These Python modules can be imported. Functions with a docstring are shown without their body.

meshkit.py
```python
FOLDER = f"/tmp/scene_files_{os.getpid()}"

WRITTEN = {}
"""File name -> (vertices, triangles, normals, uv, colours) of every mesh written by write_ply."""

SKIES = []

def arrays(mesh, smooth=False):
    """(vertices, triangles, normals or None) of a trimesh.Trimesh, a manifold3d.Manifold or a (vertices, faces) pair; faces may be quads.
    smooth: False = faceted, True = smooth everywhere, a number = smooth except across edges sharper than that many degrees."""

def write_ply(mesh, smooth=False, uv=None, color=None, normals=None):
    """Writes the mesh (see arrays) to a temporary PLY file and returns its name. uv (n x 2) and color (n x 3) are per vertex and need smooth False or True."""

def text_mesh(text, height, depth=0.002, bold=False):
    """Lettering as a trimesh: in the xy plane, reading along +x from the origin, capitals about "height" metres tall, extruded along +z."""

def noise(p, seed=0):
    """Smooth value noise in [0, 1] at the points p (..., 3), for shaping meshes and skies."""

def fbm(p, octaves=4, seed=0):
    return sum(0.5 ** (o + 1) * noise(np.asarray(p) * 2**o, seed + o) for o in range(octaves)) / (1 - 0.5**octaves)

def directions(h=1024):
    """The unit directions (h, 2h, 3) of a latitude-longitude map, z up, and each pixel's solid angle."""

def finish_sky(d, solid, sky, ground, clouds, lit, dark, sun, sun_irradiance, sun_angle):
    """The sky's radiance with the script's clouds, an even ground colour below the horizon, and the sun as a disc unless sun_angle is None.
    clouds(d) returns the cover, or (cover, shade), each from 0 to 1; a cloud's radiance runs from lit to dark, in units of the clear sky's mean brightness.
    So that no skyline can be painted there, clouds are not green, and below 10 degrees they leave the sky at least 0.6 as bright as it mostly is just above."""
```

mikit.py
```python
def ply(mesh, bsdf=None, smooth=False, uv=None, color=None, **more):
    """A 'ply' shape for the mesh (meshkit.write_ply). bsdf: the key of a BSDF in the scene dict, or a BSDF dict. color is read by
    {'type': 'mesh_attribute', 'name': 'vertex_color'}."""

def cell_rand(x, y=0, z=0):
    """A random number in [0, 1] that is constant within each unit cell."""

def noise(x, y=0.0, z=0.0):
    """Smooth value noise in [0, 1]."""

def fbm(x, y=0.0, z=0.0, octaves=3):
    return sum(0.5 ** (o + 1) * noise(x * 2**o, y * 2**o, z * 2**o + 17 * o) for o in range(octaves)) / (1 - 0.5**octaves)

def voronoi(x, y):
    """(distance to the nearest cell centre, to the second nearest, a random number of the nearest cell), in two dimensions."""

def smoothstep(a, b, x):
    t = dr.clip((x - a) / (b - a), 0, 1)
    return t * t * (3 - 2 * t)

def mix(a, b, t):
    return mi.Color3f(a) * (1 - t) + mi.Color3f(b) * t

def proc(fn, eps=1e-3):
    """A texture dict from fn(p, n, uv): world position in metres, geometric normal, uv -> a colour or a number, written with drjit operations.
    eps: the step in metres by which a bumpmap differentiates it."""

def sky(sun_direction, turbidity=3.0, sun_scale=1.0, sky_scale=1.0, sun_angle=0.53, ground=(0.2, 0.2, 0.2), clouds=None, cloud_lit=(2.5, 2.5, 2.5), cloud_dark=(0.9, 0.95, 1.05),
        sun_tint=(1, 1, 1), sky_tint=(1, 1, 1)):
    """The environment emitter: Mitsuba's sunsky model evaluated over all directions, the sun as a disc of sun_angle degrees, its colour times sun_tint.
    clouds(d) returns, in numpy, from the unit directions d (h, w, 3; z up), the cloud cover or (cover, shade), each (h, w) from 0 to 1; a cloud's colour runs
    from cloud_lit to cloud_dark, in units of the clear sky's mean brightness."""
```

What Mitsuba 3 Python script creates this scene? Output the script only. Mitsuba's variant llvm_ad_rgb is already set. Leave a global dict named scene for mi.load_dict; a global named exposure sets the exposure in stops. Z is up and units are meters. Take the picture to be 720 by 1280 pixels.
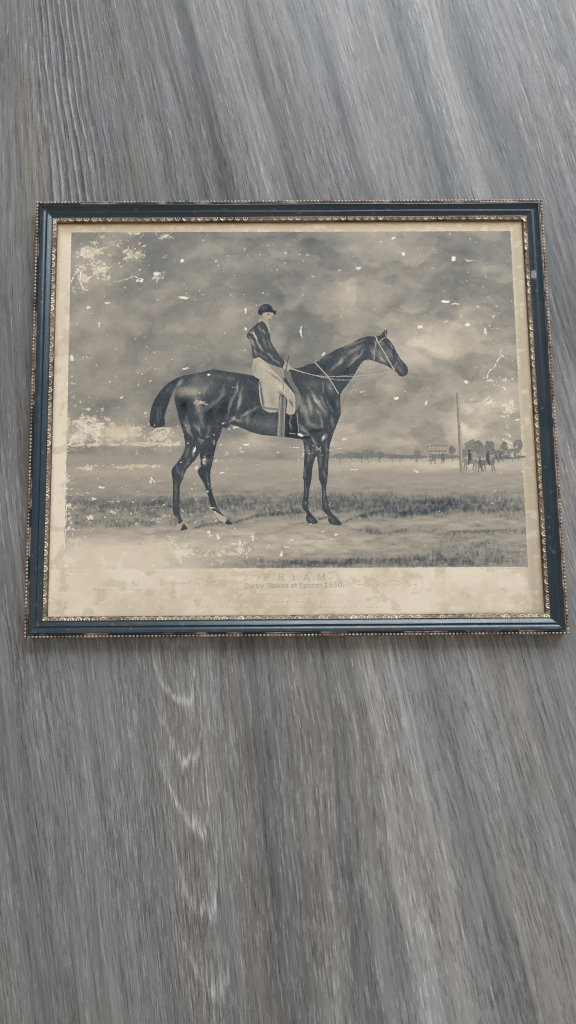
import math
import numpy as np
import drjit as dr
import mitsuba as mi
import trimesh
import shapely
from shapely.geometry import Polygon, LineString, Point
import meshkit
import mikit
from mikit import noise, fbm, cell_rand, smoothstep, mix, voronoi

# ---------------------------------------------------------------- camera, light, exposure
T = mi.ScalarTransform4f
CAM = np.array([-0.02181, -0.27054, 1.02017])
FORWARD = np.array([0.012086, 0.131803, -0.991202])
UP = np.array([0.0101, 0.9912, 0.1319])
exposure = 0.6
scene = {}
labels = {}
scene['camera'] = {'type': 'perspective', 'fov_axis': 'x', 'fov': math.degrees(2 * math.atan(360 / 967.0)), 'near_clip': 0.05, 'far_clip': 50.0,
                   'to_world': T().look_at(origin=CAM.tolist(), target=(CAM + FORWARD).tolist(), up=UP.tolist())}
# the room's bounced light, and its one window: beyond the picture's upper right, about two metres away
scene['room_light'] = {'type': 'constant', 'radiance': {'type': 'rgb', 'value': [0.33, 0.314, 0.295]}}
WINDOW = np.array([0.85, 2.2, 1.55])
scene['window_light'] = {'type': 'rectangle', 'to_world': T().look_at(origin=WINDOW.tolist(), target=[0.1, 0.0, 0.0], up=[0, 0, 1]).scale([1.15, 0.8, 1]),
                         'emitter': {'type': 'area', 'radiance': {'type': 'rgb', 'value': [6.2, 6.7, 7.3]}},
                         'bsdf': {'type': 'diffuse', 'reflectance': {'type': 'rgb', 'value': 0.0}}}
labels['window_light'] = {'label': 'bright room window beyond the upper right, outside the picture', 'kind': 'structure'}


def lin(c):
    return [float((v / 255.0) ** 2.2) for v in c]


def lin3(r, g, b):
    return mi.Color3f(*[dr.power(dr.clip(v, 0.0, 1.0), 2.2) for v in (r, g, b)])


def gauss(x, y, cx, cy, rx, ry):
    return dr.exp(-dr.square((x - cx) / rx) - dr.square((y - cy) / ry))


def stroke(x, y, s):
    """A soft stroke of ink: 1 on the segment, fading over its width."""
    x0, y0, x1, y1, wd, _ = s
    dx, dy = x1 - x0, y1 - y0
    L2 = dx * dx + dy * dy + 1e-6
    t = dr.clip(((x - x0) * dx + (y - y0) * dy) / L2, 0.0, 1.0)
    return dr.exp(-(dr.square(x - x0 - t * dx) + dr.square(y - y0 - t * dy)) / (wd * wd)) * (0.4 + 2.4 * t * (1.0 - t))


# ---------------------------------------------------------------- the floor: one grey limed-oak surface
def floor_uv(p):
    x, y = p.x * 1000.0, p.y * 1000.0
    u = -0.177 * x + 0.984 * y
    v = 0.984 * x + 0.177 * y
    m = 0.08 - 0.13 * smoothstep(-180.0, 220.0, v) - 0.06 * smoothstep(-250.0, -400.0, v)
    k = 0.06 - 0.17 * smoothstep(-60.0, -300.0, v)
    v = v + dr.select(u > 0, k * u, -m * u)
    v = v + 9.0 * (noise(u / 210.0, v / 90.0, 3.0) - 0.5) + 2.2 * (noise(u / 60.0, v / 22.0, 5.0) - 0.5)
    return u, v


TOP_BANDS = [(-12, 12, -1.0), (33, 20, 0.55), (84, 10, -0.75), (122, 10, 0.25), (205, 16, 0.45), (240, 12, 0.35), (165, 14, -0.25), (290, 14, -0.45), (332, 20, 0.6), (395, 25, -0.35), (-110, 34, 0.1), (-350, 25, 0.2)]
LOW_BANDS = [(35, 13, 0.9), (62, 9, 0.65), (-13, 15, -0.6), (-92, 14, -0.7), (160, 18, 0.1), (108, 12, -0.5), (196, 9, 0.5), (-45, 10, 0.15), (-230, 30, -0.2), (-330, 40, 0.2), (5, 6, 0.35), (125, 85, 0.75)]


def dashes(u, v, cw, cl, seed):
    col = dr.floor(v / cw)
    fv = v / cw - col
    uu = u / cl + cell_rand(col, seed) * 7.3
    row = dr.floor(uu)
    fu = uu - row
    r = cell_rand(col, row, seed)
    a = 0.45 + 0.5 * cell_rand(col, row, seed + 9)
    body = smoothstep(0.0, 0.12, fu) * smoothstep(a, a - 0.2, fu) * smoothstep(0.0, 0.3, fv) * smoothstep(1.0, 0.7, fv)
    return r, body


def floor_tone(p):
    u, v = floor_uv(p)
    top = smoothstep(-60.0, 60.0, u)
    bt, bl = mi.Float(0.0), mi.Float(0.0)
    wv = v + 10.0 * (noise(u / 70.0, v / 14.0, 11.0) - 0.5)
    for c, w_, a in TOP_BANDS:
        bt += a * dr.exp(-dr.square((wv - c) / w_))
    for c, w_, a in LOW_BANDS:
        bl += a * dr.exp(-dr.square((wv - c) / w_))
    band = 1.5 * bt * top + 1.2 * bl * (1 - top)
    tone = 0.400 + 0.064 * (1 - top) + 0.066 * band
    tone += 0.10 * (fbm(v / 16.0, u / 420.0, 2.0, 3) - 0.5)
    tone += 0.15 * (fbm(v / 2.4, u / 85.0, 7.0, 3) - 0.5)
    tone += 0.035 * (noise(v / 0.9, u / 11.0, 4.0) - 0.5)
    # limed cathedral figure, lower left: nested arches, their points hanging down
    dv = v + 176.0 + 0.02 * (u + 450.0) + 5.0 * (noise(u / 55.0, 2.0, 9.0) - 0.5)
    curve = dr.select(dv < 0, 0.03 * dv * dv + 40.0 * dr.power(dr.minimum(-dv, 75.0) / 48.0, 6.0), 0.34 * dv * dv)
    hair = noise(v / 1.25, u / 400.0, 8.0)
    ph = (u - curve + 15.0 * hair) / 84.0 + 1.3 * noise(u / 230.0, 1.5, 2.0) + 0.2 * noise(v / 14.0, u / 60.0, 12.0)
    fr = ph - dr.floor(ph) - 0.5
    thick = 0.05 + 0.07 * noise(v / 11.0, u / 60.0, 15.0)
    arch = dr.exp(-dr.square(fr / thick)) * dr.exp(-dr.square((dv + 15.0) / 36.0)) * smoothstep(-240.0, -300.0, u) * smoothstep(-900.0, -600.0, u) * (0.35 + 0.65 * smoothstep(0.3, 0.6, noise(v / 1.1, u / 14.0, 18.0)))
    arch_dark = dr.exp(-dr.square((fr + 0.22) / 0.16)) * dr.exp(-dr.square(dv / 26.0)) * smoothstep(-240.0, -300.0, u)
    # limed ribs, upper left: close wavering lines
    bow = 16.0 * (noise(u / 130.0, 4.0, 1.0) - 0.5) + 5.0 * (noise(u / 45.0, v / 45.0, 6.0) - 0.5)
    rp = (v + bow) / 14.0
    rf = rp - dr.floor(rp) - 0.5
    rib_on = dr.exp(-dr.square((v + 268.0) / 62.0)) * smoothstep(150.0, 260.0, u)
    rib = dr.exp(-dr.square((rf + 0.16 * (noise(v / 1.4, u / 9.0, 3.0) - 0.5)) / 0.15)) * rib_on * (0.45 + 0.55 * noise(u / 35.0, dr.floor(rp), 2.0))
    rib_d = dr.exp(-dr.square((rf + 0.3) / 0.2)) * rib_on
    # pores and lime-filled grain
    lime = 0.07 + 0.30 * dr.exp(-dr.square((v + 190.0) / 75.0)) * (1 - top) + 0.16 * dr.exp(-dr.square((v + 10.0) / 60.0)) * (1 - top) + 0.10 * rib_on + 0.16 * smoothstep(0.5, 0.75, fbm(v / 45.0, u / 260.0, 21.0, 2))
    r1, b1 = dashes(u, v, 1.7, 36.0, 3)
    r2, b2 = dashes(u + 11.0, v + 0.6, 1.2, 20.0, 5)
    dk = 0.12 + 0.22 * smoothstep(0.45, 0.7, fbm(v / 50.0, u / 300.0, 31.0, 2))
    light = b1 * smoothstep(0.0, 0.04, lime - r1) + 0.7 * b2 * smoothstep(0.0, 0.04, lime * 0.8 - r2)
    dark = b1 * smoothstep(1.0 - dk, 1.04 - dk, r1) + 0.8 * b2 * smoothstep(1.0 - dk, 1.04 - dk, r2)
    tone += 0.085 * light - 0.072 * dark + 0.20 * arch - 0.03 * arch_dark + 0.20 * rib - 0.07 * rib_d
    tone += 0.02 * (noise(p.x * 900.0, p.y * 900.0) - 0.5)
    hue = fbm(v / 38.0, u / 420.0, 41.0, 2) - 0.5 + 0.20 * band
    return tone, hue


def floor_colour(p, n, uv):
    t, h = floor_tone(p)
    return lin3(t + 0.006 + 0.035 * h, t - 0.001 + 0.008 * h, t - 0.010 - 0.02 * h)


def floor_rough(p, n, uv):
    u, v = floor_uv(p)
    return 0.44 + 0.10 * (fbm(v / 2.6, u / 42.0, 7.0, 2) - 0.5)


scene['wood_floor'] = {'type': 'principled', 'base_color': mikit.proc(floor_colour), 'roughness': mikit.proc(floor_rough), 'specular': 0.24}
g = np.array([[-3, -3, 0], [3, -3, 0], [3, 3, 0], [-3, 3, 0.0]])
scene['floor'] = mikit.ply((g, [[0, 1, 2], [0, 2, 3]]), 'wood_floor', uv=g[:, :2])
labels['floor'] = {'label': 'grey limed oak floor with streaked grain under the picture', 'kind': 'structure'}

# ---------------------------------------------------------------- the picture frame
FR = 'framed_print'
labels[FR] = {'label': 'antique print of horse and rider in worn navy-black frame with gilt edges, on floor', 'category': 'framed picture'}
CORNERS = np.array([[-0.3513, 0.2981], [0.3488, 0.2978], [0.3509, -0.2996], [-0.3490, -0.2964]])   # outer edge, at the beads


def speck(p, s, th, z=0.0):
    return smoothstep(th, th + 0.04, fbm(p.x * s, p.y * s, p.z * s + z, 3))


def black_paint(p, n, uv):
    c = mix(lin((19, 37, 46)), lin((29, 51, 61)), fbm(p.x * 60, p.y * 60, p.z * 60, 3))
    grime = smoothstep(0.45, 0.75, fbm(p.x * 25.0, p.y * 25.0, 3.0, 3))
    c = mix(c, lin((46, 54, 60)), 0.5 * grime)
    chip = smoothstep(0.0, 0.3, gauss(p.x * 1000, p.y * 1000, 332.5, 189.0, 4.0, 7.0) - 0.35 - 0.5 * (fbm(p.x * 500, p.y * 500, 1.0, 2) - 0.5))
    c = mix(c, lin((150, 140, 138)), 0.8 * chip)
    c = mix(c, lin((150, 150, 148)), 0.8 * speck(p, 420.0, 0.80))
    return mix(c, lin((92, 84, 80)), 0.6 * speck(p, 150.0, 0.74, 5.0))


def black_rough(p, n, uv):
    return 0.20 + 0.20 * fbm(p.x * 70, p.y * 70, p.z * 30, 3)


def worn_edge(p, n, uv):
    k = fbm(p.x * 90, p.y * 90, p.z * 90, 3)
    c = mix(lin((76, 66, 62)), lin((150, 132, 124)), smoothstep(0.35, 0.65, k))
    return mix(c, lin((38, 42, 46)), smoothstep(0.42, 0.56, fbm(p.x * 40, p.y * 40, 9.0, 3)) * smoothstep(0.345, 0.335, p.x))


def bead_gold(p, n, uv):
    r = noise(p.x * 160, p.y * 160, 2.0)
    c = mix(lin((118, 102, 86)), lin((194, 178, 155)), r)
    c = mix(c, lin((112, 92, 76)), smoothstep(0.55, 0.75, fbm(p.x * 60, p.y * 60, 4.0, 2)))
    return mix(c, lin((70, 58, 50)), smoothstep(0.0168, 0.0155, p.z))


def lip_gold(p, n, uv):
    r = fbm(p.x * 110, p.y * 110, 6.0, 3)
    c = mix(lin((78, 66, 56)), lin((124, 108, 90)), r)
    return mix(c, lin((60, 50, 42)), smoothstep(0.52, 0.68, fbm(p.x * 45, p.y * 45, 8.0, 3)))


def leaf_gold(p, n, uv):
    r = fbm(p.x * 120, p.y * 120, 3.0, 3)
    return mix(mix(lin((162, 147, 126)), lin((214, 201, 178)), smoothstep(0.3, 0.6, r)), lin((92, 78, 64)), 0.6 * smoothstep(0.58, 0.72, fbm(p.x * 50, p.y * 50, 5.0, 3)))


scene['navy_black_paint'] = {'type': 'principled', 'base_color': mikit.proc(black_paint), 'roughness': mikit.proc(black_rough), 'specular': 0.55, 'clearcoat': 0.25, 'clearcoat_gloss': 0.75}
scene['worn_gilt_edge'] = {'type': 'principled', 'base_color': mikit.proc(worn_edge), 'roughness': 0.5, 'metallic': 0.15}
scene['bead_gilt'] = {'type': 'principled', 'base_color': mikit.proc(bead_gold), 'roughness': 0.42, 'metallic': 0.3}
scene['lip_gilt'] = {'type': 'principled', 'base_color': mikit.proc(lip_gold), 'roughness': 0.45, 'metallic': 0.35}
scene['leaf_gilt'] = {'type': 'principled', 'base_color': mikit.proc(leaf_gold), 'roughness': 0.38, 'metallic': 0.4}
scene['bare_wood'] = {'type': 'diffuse', 'reflectance': {'type': 'rgb', 'value': lin((92, 70, 52))}}

# profile across a rail: distance in from the outer edge, height (mm)
P_BODY = [(5.6, 17.2), (6.2, 18.3), (6.9, 18.4), (7.6, 17.6), (8.4, 16.4), (9.4, 15.2), (10.6, 14.2), (11.8, 13.4), (12.8, 13.1), (13.5, 13.1), (14.0, 13.35), (14.5, 13.8), (15.0, 14.0), (15.6, 13.9), (16.2, 13.4), (17.2, 12.7), (18.4, 12.0), (19.6, 11.4), (20.6, 11.0), (21.0, 10.9), (21.0, 9.5)]
P_BACK = [(1.6, 0.0), (1.6, 14.6), (0.2, 15.2), (0.2, 16.0)]
P_EDGE = [(0.2, 16.0), (3.6, 16.2), (3.9, 17.6), (4.5, 18.5), (5.3, 18.6), (5.7, 18.0), (5.8, 16.8)]
P_LIP = [(20.9, 10.0), (21.2, 10.9), (22.0, 11.2), (23.5, 10.2), (25.4, 9.3), (26.2, 9.2), (26.9, 8.8), (27.2, 8.1)]
P_REBATE = [(27.2, 8.1), (27.2, 4.5)]


def sweep(side, prof, n, seed, wob=0.12, gap=0.00012):
    a, b = CORNERS[side], CORNERS[(side + 1) % 4]
    t = (b - a) / np.linalg.norm(b - a)
    inn = np.array([t[1], -t[0]])
    def corner(k, d):                              # offset corner point of the mitre
        c, p0, p1 = CORNERS[k], CORNERS[k - 1], CORNERS[(k + 1) % 4]
        t0, t1 = (c - p0) / np.linalg.norm(c - p0), (p1 - c) / np.linalg.norm(p1 - c)
        n0, n1 = np.array([t0[1], -t0[0]]), np.array([t1[1], -t1[0]])
        bis = n0 + n1
        return c + bis * d / (bis @ n0)
    s = np.linspace(0, 1, n + 1)
    rows = []
    for j, (d, z) in enumerate(prof):
        p0, p1 = corner(side, d / 1000) + t * gap, corner((side + 1) % 4, d / 1000) - t * gap
        q = p0 + (p1 - p0) * s[:, None]
        k = meshkit.fbm(np.stack([s * 9 + seed * 7.7, np.full(n + 1, j * 0.35), np.full(n + 1, seed * 3.1)], 1), 3) - 0.5
        fade = np.minimum(1, 12 * np.minimum(s, 1 - s))
        rows.append(np.column_stack([q + inn * (k * fade * wob / 1000)[:, None], z / 1000 + k * fade * wob / 1000 * (z > 1)]))
    v = np.array(rows).reshape(-1, 3)
    f = []
    for j in range(len(prof) - 1):
        for i in range(n):
            f.append([j * (n + 1) + i, (j + 1) * (n + 1) + i, (j + 1) * (n + 1) + i + 1, j * (n + 1) + i + 1])
    return trimesh.Trimesh(v, np.vstack([[(q[0], q[1], q[2]), (q[0], q[2], q[3])] for q in f]), process=False), t, inn, corner


BEAD = trimesh.creation.icosphere(subdivisions=2, radius=1.0)
rng = np.random.default_rng(5)


def leaf_unit():
    """One tongue of the leaf-tip moulding: a raised U with a bead in it, about 8 x 5 mm."""
    ang = np.linspace(math.radians(-5), math.radians(185), 11)
    path = np.column_stack([3.3 * np.cos(ang), 2.4 - 4.2 * np.sin(ang)])
    parts = []
    for k, (a, b) in enumerate(zip(path[:-1], path[1:])):
        parts.append(trimesh.creation.cylinder(0.75 + 0.4 * math.sin(math.pi * (k + 0.5) / 10), segment=[[*a, 0.25], [*b, 0.25]], sections=6, cap=False))
    core = trimesh.creation.icosphere(subdivisions=1, radius=1.0)
    core.apply_scale([0.8, 1.3, 0.7])
    core.apply_translation([0, 1.4, 0.0])
    dart = trimesh.creation.icosphere(subdivisions=1, radius=1.0)
    dart.apply_scale([0.45, 1.1, 0.6])
    dart.apply_translation([5.2, -1.0, 0.0])
    m = trimesh.util.concatenate(parts + [core, dart])
    m.apply_scale([0.001, 0.00086, 0.001])
    return m


LEAF = leaf_unit()
for side in range(4):
    rail = f'{FR}__frame_rail' + (f'_{side:03d}' if side else '')
    body, t, inn, corner = sweep(side, P_BODY, 90, side)
    scene[rail] = mikit.ply(body, 'navy_black_paint', smooth=50)
    scene[rail + '__back_edge'] = mikit.ply(sweep(side, P_BACK, 20, side)[0], 'bare_wood')
    scene[rail + '__worn_gilt_edge'] = mikit.ply(sweep(side, P_EDGE, 90, side + 10)[0], 'worn_gilt_edge', smooth=50)
    scene[rail + '__gilt_lip'] = mikit.ply(sweep(side, P_LIP, 90, side + 20, 0.2)[0], 'lip_gilt', smooth=50)
    scene[rail + '__rebate'] = mikit.ply(sweep(side, P_REBATE, 8, side + 30, 0.05)[0], 'bare_wood')
    # row of beads along the outer edge
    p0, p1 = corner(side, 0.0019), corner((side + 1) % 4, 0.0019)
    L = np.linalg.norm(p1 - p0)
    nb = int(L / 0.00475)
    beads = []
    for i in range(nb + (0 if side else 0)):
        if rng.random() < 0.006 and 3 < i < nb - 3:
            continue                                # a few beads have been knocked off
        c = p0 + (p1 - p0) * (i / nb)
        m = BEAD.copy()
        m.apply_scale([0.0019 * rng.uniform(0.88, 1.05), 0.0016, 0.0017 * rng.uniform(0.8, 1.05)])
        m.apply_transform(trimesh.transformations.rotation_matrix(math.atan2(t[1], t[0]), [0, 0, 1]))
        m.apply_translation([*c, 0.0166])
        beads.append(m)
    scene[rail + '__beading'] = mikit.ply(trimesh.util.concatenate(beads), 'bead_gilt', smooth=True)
    labels[rail + '__beading'] = {'kind': 'stuff'}
    # leaf-tip ornament on the gilt lip
    p0, p1 = corner(side, 0.0212), corner((side + 1) % 4, 0.0212)
    L = np.linalg.norm(p1 - p0)
    nl = int(L / 0.0104)
    tilt = math.atan2(2.0, 4.4)
    M = np.eye(4)
    u3, v3 = np.array([*t, 0.0]), np.array([*(-inn), 0.0]) * math.cos(tilt) + np.array([0, 0, math.sin(tilt)])
    M[:3, 0], M[:3, 1], M[:3, 2] = u3, v3, np.cross(u3, v3)
    leaves = []
    for i in range(nl):
        c = p0 + (p1 - p0) * ((i + 0.5) / nl) + inn * 0.0028
        m = LEAF.copy()
        m.vertices *= np.array([1, rng.uniform(0.85, 1.05), rng.uniform(0.55, 1.1)])
        A = M.copy()
        A[:3, 3] = [*c, 0.0102]
        m.apply_transform(A)
        leaves.append(m)
    scene[rail + '__leaf_moulding'] = mikit.ply(trimesh.util.concatenate(leaves), 'leaf_gilt', smooth=40)
    labels[rail + '__leaf_moulding'] = {'kind': 'stuff'}

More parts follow.
